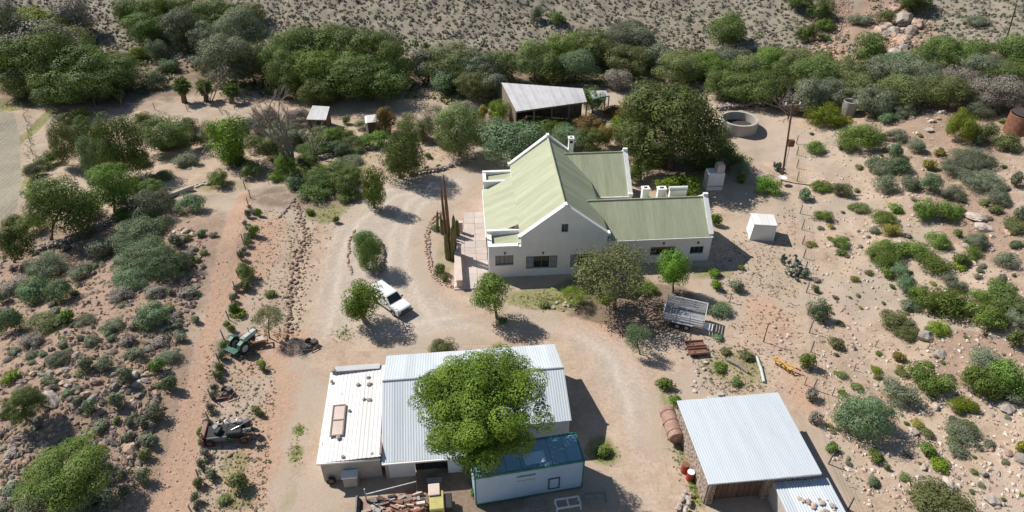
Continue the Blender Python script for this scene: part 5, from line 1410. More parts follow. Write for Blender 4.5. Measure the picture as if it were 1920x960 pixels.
# ---- hedge and thicket plants listed by eye: kind, x, y, w, h
thicket = [
 # upper left
 ('grey', 22, 70, 90, 110), ('lime', 72, 50, 110, 70), ('olive', 110, 75, 100, 60), ('dead', 140, 28, 70, 70), ('dead', 60, 88, 150, 46), ('dead', 18, 30, 60, 60),
 ('dark', 34, 118, 100, 92), ('dark', 92, 112, 110, 100), ('dark', 160, 126, 110, 84), ('dark', 222, 136, 80, 60), ('olive', 130, 100, 80, 50), ('olive', 46, 150, 90, 56), ('dark', 120, 156, 120, 46), ('dark', 196, 160, 90, 40),
 ('dark', 244, 22, 60, 50), ('green', 290, 22, 80, 60), ('dark', 270, 52, 80, 56), ('grey', 342, 50, 80, 72), ('olive', 330, 18, 70, 50), ('dark', 400, 30, 90, 60), ('grey', 395, 68, 80, 56), ('grey', 452, 60, 90, 80), ('grey', 430, 112, 110, 90), ('olive', 470, 120, 80, 70),
 ('olive', 224, 108, 44, 28), ('lime', 262, 100, 40, 30), ('grey', 292, 96, 38, 54), ('blue', 318, 124, 46, 30), ('grey', 290, 152, 40, 40), ('grey', 385, 115, 44, 36), ('olive', 470, 26, 70, 40),
 # centre clump
 ('dark', 556, 92, 100, 80), ('dark', 618, 84, 110, 80), ('dark', 682, 98, 110, 90), ('grey', 724, 84, 70, 60), ('dark', 738, 118, 76, 80), ('dark', 545, 136, 90, 80), ('green', 600, 140, 100, 80), ('dark', 662, 142, 110, 80), ('dark', 716, 152, 100, 66), ('bright', 682, 172, 50, 40), ('blue', 570, 140, 46, 50), ('dark', 600, 166, 90, 46), ('dark', 520, 120, 60, 70),
 ('olive', 846, 118, 100, 76), ('grey', 800, 122, 70, 60), ('blue', 838, 148, 70, 46), ('grey', 900, 130, 80, 70), ('olive', 892, 158, 80, 50), ('grey', 925, 160, 60, 50), ('olive', 940, 122, 70, 60),
 # above the open barn
 ('olive', 1004, 112, 80, 74), ('green', 1060, 90, 90, 60), ('dark', 1036, 128, 70, 60), ('blue', 1080, 122, 80, 56), ('olive', 1110, 86, 80, 60), ('bright', 1122, 74, 50, 36), ('grey', 1164, 78, 90, 60), ('dead', 1160, 148, 60, 40), ('olive', 1178, 112, 80, 50), ('grey', 1232, 106, 70, 46), ('grey', 1200, 72, 70, 50),
 ('olive', 1276, 126, 90, 56), ('green', 1330, 124, 80, 50), ('grey', 1372, 108, 70, 46), ('olive', 1406, 128, 80, 52), ('lime', 1412, 140, 60, 40), ('green', 1450, 114, 80, 46), ('dark', 1470, 150, 90, 46), ('olive', 1500, 118, 80, 50), ('dark', 1530, 136, 100, 60), ('olive', 1590, 138, 80, 56), ('dark', 1416, 166, 90, 40), ('dark', 1360, 156, 80, 46),
 ('dark', 1632, 92, 72, 62), ('grey', 1650, 132, 70, 60), ('grey', 1712, 140, 100, 60), ('dark', 1762, 100, 80, 60), ('blue', 1690, 120, 70, 50), ('dark', 1820, 106, 90, 64), ('grey', 1850, 128, 90, 50), ('dark', 1900, 100, 70, 70), ('dark', 1896, 140, 90, 56), ('olive', 1620, 162, 80, 46), ('dead', 1800, 150, 80, 40), ('olive', 1690, 170, 90, 40), ('lime', 1720, 176, 44, 30), ('olive', 1770, 168, 90, 36), ('grey', 1560, 172, 80, 46), ('grey', 1518, 180, 70, 66), ('dead', 1876, 172, 100, 36),
 ('olive', 1560, 166, 60, 40), ('grey', 1640, 186, 80, 40), ('dead', 1488, 196, 40, 60),
 ('dark', 1513, 64, 46, 46), ('dark', 1540, 20, 54, 48), ('green', 1545, 44, 46, 30), ('dark', 1500, -5, 60, 22), ('dark', 1720, -2, 70, 20), ('dark', 1360, 54, 80, 58), ('dark', 1042, 34, 34, 24), ('grey', 1006, 26, 30, 34), ('grey', 1612, 36, 40, 26), ('olive', 1660, 32, 50, 24), ('dark', 1546, 70, 24, 20), ('grey', 1830, 40, 44, 24), ('grey', 1180, 56, 60, 40),
]
for t_ in thicket:
    kind, x, y, w, h = t_
    if w >= 56: tree(kind, x, y, w, h, None, 'tree' if w >= 74 else 'round', group='trees of the thicket behind the farm', tr=.05, nl=5)
    else: shrub(kind, x, y, w, h, 'bush', group='bushes of the thicket behind the farm', cat='bush', name='bush')
garden = [
 ('dark', 560, 330, 60, 40), ('green', 536, 316, 50, 54), ('dark', 600, 338, 70, 50), ('dark', 640, 345, 60, 56), ('dark', 590, 362, 60, 30), ('dark', 655, 368, 50, 26), ('lime', 600, 322, 46, 16), ('green', 618, 262, 50, 46), ('blue', 634, 280, 50, 36), ('olive', 600, 248, 44, 30), ('bright', 530, 305, 30, 44), ('olive', 650, 226, 22, 26), ('dark', 686, 256, 14, 16),
 ('grey', 660, 300, 40, 24), ('olive', 480, 270, 40, 40), ('dark', 470, 320, 44, 34), ('grey', 530, 250, 60, 50), ('dark', 803, 292, 16, 16), ('olive', 776, 305, 20, 16), ('olive', 800, 315, 14, 12), ('dark', 822, 313, 14, 12), ('olive', 640, 315, 60, 20), ('olive', 670, 280, 36, 20),
 ('dark', 410, 336, 36, 38), ('dark', 630, 414, 18, 20), ('green', 580, 398, 20, 17), ('dark', 507, 552, 30, 20), ('lime', 448, 588, 36, 22), ('green', 440, 580, 26, 34), ('dark', 457, 508, 38, 46), ('dark', 462, 536, 32, 30), ('green', 477, 434, 26, 44), ('green', 486, 400, 18, 30), ('green', 420, 648, 22, 40), ('dark', 494, 690, 22, 22), ('lime', 488, 680, 20, 12), ('dark', 410, 690, 22, 30), ('grey', 400, 740, 18, 50), ('grey', 378, 830, 18, 50), ('green', 376, 810, 20, 26), ('grey', 395, 890, 32, 30), ('olive', 445, 905, 44, 50), ('olive', 420, 938, 34, 26), ('olive', 480, 770, 22, 24), ('dark', 489, 776, 18, 20),
 ('bright', 1340, 514, 27, 22), ('bright', 1342, 536, 28, 28), ('grey', 1380, 538, 34, 34), ('blue', 1346, 580, 44, 32), ('dark', 1390, 502, 18, 14), ('green', 1342, 414, 30, 34), ('dark', 1330, 440, 20, 26), ('bright', 1440, 350, 46, 38), ('lime', 1390, 335, 21, 24), ('green', 1246, 722, 42, 36), ('bright', 1266, 752, 30, 28), ('green', 1132, 846, 40, 34), ('olive', 828, 650, 52, 24), ('green', 1212, 540, 46, 26), ('green', 1135, 560, 30, 16), ('olive', 1020, 572, 30, 10), ('dark', 1380, 716, 26, 22), ('green', 1350, 690, 34, 22), ('olive', 1400, 668, 40, 20), ('blue', 1345, 632, 28, 18), ('olive', 1360, 660, 26, 16), ('green', 890, 925, 22, 30), ('dark', 940, 600, 28, 16),
]
for g in garden: shrub(*g, group='shrubs in and around the farmyard')
right = [
 ('lime', 1547, 218, 64, 50), ('green', 1613, 258, 84, 62), ('green', 1527, 277, 34, 27), ('grey', 1680, 255, 38, 28), ('grey', 1720, 273, 38, 30), ('blue', 1678, 284, 28, 36), ('lime', 1805, 240, 66, 68), ('olive', 1845, 250, 46, 48), ('grey', 1820, 300, 78, 46), ('blue', 1653, 310, 54, 36), ('grey', 1843, 200, 70, 34), ('blue', 1660, 218, 48, 26), ('grey', 1700, 205, 52, 30), ('yellow', 1763, 287, 24, 18), ('olive', 1890, 268, 48, 38), ('yellow', 1590, 225, 26, 14), ('blue', 1690, 190, 20, 20),
 ('green', 1540, 350, 38, 24), ('blue', 1510, 368, 28, 32), ('olive', 1580, 356, 32, 28), ('grey', 1650, 320, 44, 34), ('blue', 1688, 313, 40, 38), ('yellow', 1743, 310, 28, 26), ('grey', 1800, 315, 60, 38), ('grey', 1660, 347, 38, 38), ('grey', 1703, 342, 30, 40), ('blue', 1745, 344, 38, 44), ('grey', 1787, 363, 38, 30), ('grey', 1843, 340, 68, 44), ('grey', 1870, 372, 50, 34), ('grey', 1907, 340, 30, 44), ('green', 1543, 405, 36, 26), ('yellow', 1557, 425, 18, 12), ('olive', 1610, 390, 34, 20), ('green', 1657, 408, 46, 32), ('green', 1678, 392, 30, 24), ('yellow', 1673, 433, 40, 30), ('grey', 1640, 432, 20, 20), ('green', 1733, 394, 44, 42), ('green', 1777, 394, 46, 42), ('dark', 1795, 438, 18, 20), ('grey', 1835, 452, 38, 38), ('green', 1760, 452, 44, 36), ('green', 1575, 455, 34, 24), ('dark', 1577, 474, 24, 16), ('yellow', 1522, 458, 24, 14),
 ('green', 1660, 476, 76, 50), ('green', 1710, 470, 56, 40), ('green', 1750, 494, 60, 38), ('dark', 1800, 490, 34, 38), ('grey', 1885, 488, 44, 34), ('green', 1663, 513, 32, 28), ('blue', 1690, 508, 40, 34), ('blue', 1697, 534, 38, 38), ('green', 1722, 552, 42, 38), ('grey', 1790, 530, 44, 36), ('green', 1770, 568, 68, 60), ('dark', 1875, 542, 54, 58), ('green', 1855, 594, 76, 60), ('grey', 1905, 600, 40, 40), ('olive', 1682, 602, 62, 44), ('lime', 1762, 616, 46, 30), ('blue', 1537, 584, 44, 48), ('olive', 1528, 542, 18, 20), ('blue', 1510, 516, 20, 32), ('olive', 1900, 420, 40, 34), ('blue', 1905, 460, 30, 20), ('grey', 1915, 400, 30, 40), ('dead', 1880, 520, 20, 14),
 ('olive', 1566, 645, 36, 28), ('yellow', 1686, 670, 30, 26), ('green', 1746, 710, 72, 62), ('grey', 1846, 676, 60, 46), ('green', 1838, 715, 64, 74), ('green', 1885, 712, 68, 80), ('grey', 1684, 736, 60, 56), ('blue', 1624, 781, 106, 104), ('yellow', 1719, 795, 28, 22), ('olive', 1736, 812, 32, 24), ('lime', 1813, 799, 38, 24), ('lime', 1792, 814, 34, 22), ('green', 1738, 844, 34, 32), ('lime', 1762, 872, 42, 30), ('grey', 1794, 844, 46, 34), ('grey', 1854, 834, 32, 24), ('green', 1642, 859, 32, 28), ('blue', 1637, 904, 32, 16), ('olive', 1695, 894, 24, 14), ('olive', 1663, 877, 14, 16), ('olive', 1762, 942, 96, 52), ('green', 1560, 842, 32, 28), ('green', 1515, 678, 36, 50), ('dead', 1522, 742, 30, 32), ('dead', 1530, 784, 28, 44), ('yellow', 1914, 840, 26, 36), ('olive', 1579, 703, 26, 16), ('olive', 1605, 726, 28, 14), ('lime', 1644, 694, 24, 16), ('olive', 1646, 707, 22, 12), ('olive', 1693, 701, 28, 20), ('dark', 1905, 640, 40, 50), ('olive', 1700, 622, 46, 24), ('dark', 1890, 570, 50, 40), ('grey', 1700, 575, 30, 24), ('green', 1840, 556, 40, 30),
]
for g in right: shrub(g[0], g[1], g[2], g[3] * 1.06, g[4] * 1.05, group='shrubs on the stony right slope')
left = [
 ('grey', 282, 386, 74, 66), ('blue', 358, 382, 52, 44), ('blue', 262, 432, 92, 50), ('grey', 200, 466, 54, 44), ('blue', 262, 478, 90, 52), ('blue', 312, 496, 72, 66), ('blue', 252, 518, 68, 46), ('grey', 87, 498, 66, 50), ('blue', 66, 545, 60, 60), ('blue', 112, 548, 52, 52), ('dead', 34, 536, 40, 32), ('blue', 18, 602, 46, 60), ('olive', 84, 606, 58, 38), ('green', 122, 596, 34, 32), ('blue', 280, 592, 64, 54), ('grey', 5, 560, 30, 30), ('grey', 150, 510, 40, 30), ('grey', 330, 452, 30, 30), ('grey', 240, 380, 40, 30),
 ('lime', 20, 708, 40, 28), ('grey', 110, 673, 46, 32), ('grey', 160, 684, 36, 36), ('grey', 196, 682, 36, 36), ('grey', 234, 708, 34, 44), ('dark', 294, 688, 30, 36), ('blue', 318, 722, 34, 38), ('grey', 170, 762, 30, 36), ('grey', 220, 752, 32, 42), ('grey', 290, 774, 34, 40), ('grey', 276, 828, 34, 32), ('grey', 270, 892, 32, 42), ('grey', 187, 800, 38, 28), ('grey', 240, 820, 22, 22), ('grey', 318, 668, 40, 28), ('grey', 256, 664, 38, 32), ('grey', 243, 792, 24, 22), ('olive', 272, 852, 24, 26), ('grey', 268, 792, 24, 26), ('grey', 20, 915, 40, 30), ('grey', 60, 945, 60, 30), ('grey', 190, 938, 60, 32), ('dead', 240, 640, 36, 26), ('dead', 300, 640, 36, 26), ('grey', 340, 634, 26, 22), ('dead', 225, 552, 46, 24), ('dead', 290, 546, 40, 22), ('dead', 350, 548, 34, 22), ('dead', 352, 480, 28, 22), ('dead', 400, 440, 18, 14), ('grey', 160, 600, 40, 26), ('grey', 170, 640, 34, 26), ('dead', 60, 640, 44, 26), ('dead', 320, 600, 26, 20), ('grey', 365, 600, 22, 20), ('grey', 210, 610, 40, 30),
]
for g in left: shrub(g[0], g[1], g[2], g[3] * 1.12, g[4] * 1.1, group='shrubs on the rocky left rise')

more = [
 # behind the house and along the back garden
 ('dark', 1232, 292, 76, 46), ('dark', 1318, 300, 60, 44), ('grey', 1345, 246, 40, 30), ('olive', 1168, 262, 40, 50), ('dark', 1186, 330, 34, 40), ('green', 1030, 238, 70, 40), ('olive', 1000, 236, 60, 36), ('blue', 930, 250, 60, 60), ('lime', 1160, 236, 34, 34), ('dark', 1060, 232, 50, 26), ('rusty', 1150, 210, 44, 30),
 # back garden left of the house
 ('olive', 690, 232, 50, 30), ('green', 700, 262, 54, 40), ('olive', 796, 246, 44, 50), ('grey', 836, 262, 44, 40), ('olive', 896, 252, 44, 44), ('green', 640, 258, 60, 44), ('dark', 590, 276, 60, 36), ('olive', 660, 268, 50, 34), ('green', 735, 305, 34, 30), ('grey', 560, 262, 50, 46), ('dark', 575, 300, 50, 24), ('dark', 625, 330, 50, 24), ('bright', 520, 330, 34, 24), ('blue', 555, 345, 34, 30), ('dark', 660, 330, 40, 44), ('olive', 510, 280, 50, 50), ('grey', 470, 240, 50, 44), ('dead', 500, 222, 60, 44), ('dead', 560, 220, 60, 40), ('dark', 445, 300, 50, 26),
 # orchard floor
 ('olive', 90, 300, 40, 36), ('dark', 160, 255, 60, 70), ('olive', 130, 220, 50, 34), ('lime', 152, 215, 30, 24), ('dark', 262, 300, 46, 34), ('dark', 190, 300, 60, 60), ('green', 250, 350, 50, 44), ('dark', 160, 390, 60, 60), ('green', 70, 360, 50, 46), ('olive', 60, 420, 44, 44), ('dark', 330, 262, 60, 30), ('olive', 350, 236, 44, 34), ('grey', 350, 300, 50, 20), ('olive', 300, 330, 40, 22), ('green', 230, 400, 40, 30), ('grey', 62, 320, 34, 34), ('olive', 372, 262, 34, 40), ('dark', 270, 225, 44, 30), ('olive', 20, 415, 40, 30),
 # brush along the fence of the track
 ('grey', 466, 402, 18, 26), ('olive', 462, 455, 18, 26), ('grey', 452, 480, 20, 30), ('dead', 445, 540, 18, 30), ('grey', 436, 560, 20, 26), ('olive', 426, 610, 20, 30), ('grey', 416, 668, 22, 34), ('olive', 408, 705, 20, 30), ('dead', 402, 728, 20, 32), ('grey', 394, 765, 22, 34), ('grey', 388, 795, 22, 34), ('dead', 384, 850, 22, 34), ('grey', 378, 872, 24, 34), ('olive', 372, 905, 24, 34), ('grey', 366, 935, 26, 36),
]
for g in more: shrub(*g, group='shrubs of the garden, orchard and track fence')
# ---- small scrub: one object each, alike within a slope
rr = random.Random(21)
def scatter_px(n, poly, fn):
    pts = np.array(poly); k = 0
    x0, y0 = pts.min(0); x1, y1 = pts.max(0)
    while k < n:
        x, y = rr.uniform(x0, x1), rr.uniform(y0, y1)
        if pipoly(np.array([x]), np.array([y]), poly)[0] > 0: fn(x, y); k += 1
RIGHT = [(1512, 380), (1500, 240), (1600, 215), (1780, 190), (1920, 220), (1920, 960), (1620, 960), (1560, 860), (1530, 700), (1520, 560)]
LEFT = [(0, 470), (200, 460), (330, 440), (390, 430), (380, 520), (345, 640), (308, 760), (272, 860), (238, 960), (0, 960)]
def f_right(x, y):
    w = rr.uniform(9, 22); shrub(rr.choice(['grey', 'olive', 'olive', 'green', 'yellow', 'dead']), x, y, w, w * rr.uniform(.5, .8), 'shrub', name='scrub_tuft', cat='scrub', fill=('low', 'low scrub tufts on the right slope'))
def f_left(x, y):
    w = rr.uniform(12, 28); shrub(rr.choice(['grey', 'grey', 'dead', 'dead', 'olive', 'blue']), x, y, w, w * rr.uniform(.55, .9), 'shrub', name='scrub_tuft', cat='scrub', fill=('low', 'low scrub tufts on the left rise'))
def f_mid(x, y):
    w = rr.uniform(22, 46) * (.75 + y / 1500); shrub(rr.choice(['grey', 'green', 'green', 'olive', 'blue', 'olive', 'lime']), x, y, w, w * rr.uniform(.6, .85), group='shrubs on the stony right slope')
FL = [(470, 372), (462, 430), (448, 520), (430, 600), (412, 680), (398, 750), (386, 830), (374, 900), (362, 965)]
for k in range(30):
    i_ = rr.randrange(len(FL) - 1); f_ = rr.random()
    x = FL[i_][0] + (FL[i_ + 1][0] - FL[i_][0]) * f_ + rr.uniform(-5, 9); y = FL[i_][1] + (FL[i_ + 1][1] - FL[i_][1]) * f_
    w = rr.uniform(8, 18); shrub(rr.choice(['grey', 'grey', 'dead', 'dead', 'olive']), x, y, w, w * rr.uniform(.7, 1.2), 'shrub', name='fence_brush', cat='brush', fill=('low', 'brush along the track fence'))
scatter_px(18, [(1640, 330), (1620, 240), (1780, 200), (1920, 230), (1920, 940), (1800, 940), (1700, 640)], f_mid)
scatter_px(150, RIGHT, f_right)
scatter_px(150, LEFT, f_left)
# ================================================================ rocks
def rock_mesh(seed, mat, flat=.7):
    r = random.Random(seed); bm = bmesh.new(); bmesh.ops.create_icosphere(bm, subdivisions=1, radius=1.0)
    for v in bm.verts: v.co *= r.uniform(.72, 1.12)
    for _ in range(5):
        n = Vector((r.uniform(-1, 1), r.uniform(-1, 1), r.uniform(-.3, 1))).normalized(); dd = r.uniform(.55, .85)
        for v in bm.verts:
            k = v.co.dot(n)
            if k > dd: v.co -= n * (k - dd)
    for v in bm.verts: v.co.z *= flat
    me = bpy.data.meshes.new('boulder'); bm.to_mesh(me); bm.free(); me.materials.append(mat); return me
ROCKS = {k: [rock_mesh(i + 31 * j, M[k]) for i in range(6)] for j, k in enumerate(('rock_pink', 'rock_grey', 'rock_pale'))}
def big_rock(seed, mat):
    r = random.Random(seed); bm = bmesh.new(); bmesh.ops.create_icosphere(bm, subdivisions=3, radius=1.0)
    for _ in range(9):
        n = Vector((r.uniform(-1, 1), r.uniform(-1, 1), r.uniform(-.4, 1))).normalized(); dd = r.uniform(.5, .85)
        for v in bm.verts:
            k = v.co.dot(n)
            if k > dd: v.co -= n * (k - dd) * .94
    for v in bm.verts:
        q = v.co * 3.1; v.co *= 1 + .10 * math.sin(q.x * 2.1 + seed) * math.sin(q.y * 1.7) + .06 * math.sin(q.z * 5 + q.x * 4) + r.uniform(-.022, .022)
        v.co.z *= .72
    me = bpy.data.meshes.new('boulder'); bm.to_mesh(me); bm.free(); me.materials.append(mat); return me
BIGROCKS = {k: [big_rock(i * 7 + j, M[k]) for i in range(4)] for j, k in enumerate(('rock_pink', 'rock_grey', 'rock_pale'))}
def boulder(px, py, wpx, mat, label, group, tall=1.0, name='boulder', z=None):
    p = G(px, py); s = px_of(p)[2]; a = wpx / 2 / s
    o = mesh_obj(name, rr.choice(BIGROCKS[mat] if wpx > 14 else ROCKS[mat]), None, (p.x, p.y, (p.z if z is None else z) + a * .25 * tall), (rr.uniform(-.3, .3), rr.uniform(-.3, .3), rr.uniform(0, 6)), (a * rr.uniform(.8, 1.2), a * rr.uniform(.7, 1.1), a * rr.uniform(.6, 1) * tall))
    return tag(o, label, 'rock', group)
for (x, y, w, mt, lab, tall) in ((1686, 40, 40, 'rock_grey', 'largest slab of the rocky outcrop on the far hillside', 1.2), (1706, 62, 34, 'rock_grey', 'dark-sided block right of the largest outcrop slab', 1.3), (1690, 75, 30, 'rock_pink', 'pink block below the largest outcrop slab', 1.1), (1660, 50, 26, 'rock_pink', 'pink block left of the largest outcrop slab', 1.1),
        (1672, 62, 30, 'rock_grey', 'small grey block in the middle of the rocky outcrop', 1.2), (1695, 92, 26, 'rock_grey', 'lowest grey block of the rocky outcrop', 1), (1640, 42, 24, 'rock_pale', 'leftmost pale block of the rocky outcrop', .9), (1676, 100, 26, 'rock_grey', 'small dark stone under the rocky outcrop', 1),
        (1826, 408, 44, 'rock_pale', 'long pale rock slab on the right slope below the grey shrubs', .5), (1846, 428, 40, 'rock_pale', 'second pale slab end on the right slope', .5), (1736, 634, 44, 'rock_grey', 'flat grey boulder between shrubs on the right slope', .7), (1765, 664, 26, 'rock_grey', 'grey boulder right of the yellow shrub on the slope', .8), (1755, 764, 22, 'rock_pale', 'round pale boulder right of the big dome shrub', 1), (1885, 766, 34, 'rock_grey', 'dark grey boulder near the right edge below large green shrubs', 1.1), (1712, 812, 20, 'rock_pale', 'pale stone left of the yellow-green tufts', 1), (1732, 878, 20, 'rock_pale', 'pale stone beside the lowest yellow-green shrub', 1), (1776, 912, 30, 'rock_pale', 'pale boulder above the lower right edge', .9), (1858, 938, 30, 'rock_grey', 'grey boulder in the lower right corner', .9), (1915, 864, 30, 'rock_grey', 'very dark boulder cut by the right edge', 1.1), (1844, 890, 20, 'rock_grey', 'small dark boulder in the lower right', 1),
        (340, 452, 30, 'rock_pink', 'largest pink rock of the pile beside the dirt track', 1), (246, 845, 46, 'rock_pink', 'orange-pink boulder left of the lower dirt track', .8), (58, 938, 40, 'rock_grey', 'grey boulder in the lower left corner', .9), (95, 752, 44, 'rock_grey', 'long grey boulder right of the dark rounded tree', .8), (10, 772, 24, 'rock_grey', 'grey stone at the left edge below the dark rounded tree', .9)):
    boulder(x, y, w, mt, lab, 'single boulders', tall)
ROCKC = {'rock_pink': 'pink', 'rock_grey': 'grey', 'rock_pale': 'pale'}
def pile(n, cx, cy, sx, sy, mats, lo, hi, lab, grp):
    for _ in range(n):
        x, y, w, mt = rr.gauss(cx, sx), rr.gauss(cy, sy), rr.uniform(lo, hi), rr.choice(mats)
        o = boulder(x, y, w, mt, None, grp, rr.uniform(.7, 1.1))
        auto_label(o, x, y, ('small ' if w < (lo + hi) / 2 else 'larger ') + ROCKC[mt], 'rock', grp)
pile(30, 350, 480, 18, 42, ['rock_pink', 'rock_pink', 'rock_pale'], 7, 17, 'pink rock in the pile between blue-green shrubs and the dirt track', 'pink rock pile beside the upper track')
pile(28, 255, 715, 22, 22, ['rock_pink', 'rock_pink', 'rock_pale'], 8, 18, 'pink rock in the pile left of the middle of the track', 'pink rock pile beside the middle track')
pile(22, 245, 845, 16, 34, ['rock_pink'], 8, 18, 'pink rock right of the wide low green tree', 'pink rocks beside the wide low tree')
pile(44, 110, 720, 60, 30, ['rock_grey', 'rock_grey', 'rock_pink'], 10, 24, 'grey rock of the rubble field at the left', 'grey rubble field')
pile(22, 40, 900, 40, 40, ['rock_grey', 'rock_grey', 'rock_pale'], 10, 26, 'grey rock in the lower left corner', 'rocks in the lower left corner')
pile(22, 1810, 215, 60, 22, ['rock_pale', 'rock_pale', 'rock_pink'], 7, 18, 'pale rock near the top of the right slope', 'pale rocks on top of the right slope')
pile(24, 1850, 500, 40, 70, ['rock_pale', 'rock_pink'], 7, 18, 'pale pink rock among shrubs at the right side of the slope', 'rocks among shrubs at the right side')
pile(24, 1830, 850, 60, 60, ['rock_pale', 'rock_grey', 'rock_pink'], 7, 18, 'rock lying on the lower right slope', 'rocks on the lower right slope')
pile(18, 1462, 640, 16, 14, ['rock_pale', 'rock_pink'], 5, 12, 'pale stone in the heap above the orange plough', 'stone heap above the plough')
pile(18, 1318, 705, 12, 24, ['rock_pale', 'rock_pale', 'rock_grey'], 6, 13, 'pale stone in the row below the feed troughs', 'stone row below the troughs')
pile(14, 1062, 572, 12, 5, ['rock_pale', 'rock_grey'], 6, 12, 'stone of the ring around the thin lawn tree', 'stones round the lawn tree')
pile(30, 1684, 62, 20, 24, ['rock_pink', 'rock_pink', 'rock_grey'], 13, 30, 'smaller rock of the outcrop on the far hillside', 'rocky outcrop stones')
finish_labels()
# stones that weigh down the roofs
def roof_stone(w_, r, mat, lab, grp):
    r *= 1.35
    o = mesh_obj('roof_stone', rr.choice(ROCKS[mat]), None, (w_.x, w_.y, w_.z + r * .42), (0, 0, rr.uniform(0, 6)), (r * rr.uniform(.8, 1.3), r, r * .75)); tag(o, lab, 'stone', grp)
for (x, y, r) in ((672, 722, .17), (691, 709, .15), (693, 722, .2), (683, 750, .15), (693, 751, .2), (655, 771, .13), (628, 697, .25), (640, 697, .2), (622, 716, .12), (634, 822, .18), (643, 857, .12), (698, 852, .12)):
    q = P(x, y, 2.40)[0]; roof_stone(Vector((q.x, q.y, 2.41)), r, 'rock_grey', 'dark stone lying on the white lean-to roof', 'stones on the lean-to roof')
for i in range(16):
    q = B2W(rr.uniform(6.0, 8.2), rr.uniform(-2.4, -1.1), 2.0); roof_stone(Vector((q.x, q.y, 1.93)), rr.uniform(.08, .2), rr.choice(['rock_pale', 'rock_pink']), 'stone lying on the low lean-to roof of the stone barn', 'stones on the barn lean-to roof')
q = P(634, 788, 2.45)[0]
e = empty('window_frame', (q.x, q.y, 2.43), R(7), 'old wooden window frame lying on the white lean-to roof', 'frame')
for x in (-.45, .45): MB().b(x - .05, x + .05, -1.5, 1.5, .0, .1).build('stile', M['wood'], e)
for y in (-1.45, 0, 1.45): MB().b(-.4, .4, y - .05, y + .05, .005, .095).build('rail', M['wood'], e)
for y in (-.72, .72): MB().b(-.4, .4, y - .66, y + .66, .02, .05).build('panel', M['pinkwall'], e)

# ---- stone edgings and low walls: many small stones, one thing each
def stone_row(name, pts, lab, cat, r=(.12, .22), mats='rock_pink', rows=1, step=.28, height=1, jit=.1):
    w2 = [G(*q) for q in pts]; V = []; F = []
    src = [np.array([v.co for v in me.vertices]) for me in ROCKS[mats]]; fs = [[tuple(p.vertices) for p in me.polygons] for me in ROCKS[mats]]
    o0 = w2[0]
    for a, b in zip(w2[:-1], w2[1:]):
        n = max(1, int((b - a).length / step))
        for i in range(n):
            for hrow in range(height):
                for row in range(rows):
                    q = a.lerp(b, (i + rr.random() * .5) / n); d = (b - a).normalized(); nrm = Vector((-d.y, d.x, 0))
                    q = q + nrm * ((row - (rows - 1) / 2) * r[1] * 1.5 + rr.uniform(-jit, jit))
                    rad = rr.uniform(*r); z = hz(q.x, q.y) + rad * .35 + hrow * r[1] * 1.05
                    k = rr.randrange(len(src)); an = rr.uniform(0, 6.28)
                    c, s = math.cos(an), math.sin(an)
                    v = src[k] * np.array([rad * rr.uniform(.9, 1.4), rad, rad * rr.uniform(.8, 1.1)])
                    v = np.stack([v[:, 0] * c - v[:, 1] * s + q.x - o0.x, v[:, 0] * s + v[:, 1] * c + q.y - o0.y, v[:, 2] + z - o0.z], 1)
                    base = len(V); V.extend(map(tuple, v)); F.extend([tuple(j + base for j in f) for f in fs[k]])
    me = bpy.data.meshes.new(name); me.from_pydata(V, [], F); me.materials.append(M[mats])
    o = mesh_obj(name, me, None, o0.to_tuple()); return tag(o, lab, cat, kind='stuff' if name in ('terrace_edge', 'lawn_edge') else None)
stone_row('bed_edging', [(828, 398), (806, 420), (800, 440), (802, 470), (806, 500), (816, 522), (834, 534), (860, 541)], 'curved stone edging round the cactus bed', 'edging', rows=2)
stone_row('bed_edging', [(712, 455), (718, 480), (716, 510), (704, 520)], 'dark stone kerb along the right side of the driveway island', 'edging', (.18, .28), 'rock_grey', height=2)
stone_row('bed_edging', [(660, 515), (652, 490), (656, 450), (668, 430)], 'low stone kerb along the left side of the driveway island', 'edging')
stone_row('terrace_edge', [(552, 378), (575, 440), (560, 470), (552, 510), (545, 560), (540, 610), (530, 660)], 'long crooked line of stones stepping down left of the driveway', 'stone terrace', (.10, .26), 'rock_pink', 2, .38, jit=.25)
stone_row('terrace_edge', [(585, 440), (574, 480), (566, 530), (560, 590), (556, 640)], 'thinner line of stones right beside the driveway edge', 'stone terrace', (.08, .18), 'rock_pink', 1, .5, jit=.2)
stone_row('terrace_edge', [(552, 372), (538, 392), (524, 408)], 'short dark stone row at the head of the terraces', 'stone terrace', (.14, .24), 'rock_grey')
stone_row('stone_wall', [(60, 475), (100, 462), (160, 440), (230, 405), (300, 375), (325, 366)], 'low dark stone furrow wall running below the orchard trees', 'stone wall', (.22, .34), 'rock_grey', 2, .4, 2)
stone_row('stone_wall', [(345, 356), (380, 345), (420, 340)], 'short end of the stone furrow wall near the dirt track', 'stone wall', (.2, .3), 'rock_pale', 2, .4, 1)
a, b = G(320, 371), G(363, 356); mid = (a + b) / 2; d_ = b - a
o = MB().box((0, 0, .35), (d_.length, .35, .5)).build('concrete_beam', M['concrete'], None, mid.to_tuple(), (0, 0, math.atan2(d_.y, d_.x)), bevel=.02); tag(o, 'pale concrete beam lying at the end of the stone furrow wall', 'beam')
stone_row('stone_wall', [(1345, 206), (1380, 203), (1420, 198), (1462, 190)], 'low stone wall with earth bank behind the round reservoir', 'stone wall', (.25, .4), 'rock_grey', 2, .45, 2)
stone_row('stone_wall', [(560, 306), (610, 296), (650, 288), (715, 278)], 'dark garden terrace wall behind the hedge', 'stone wall', (.2, .32), 'rock_grey', 1, .4, 2)
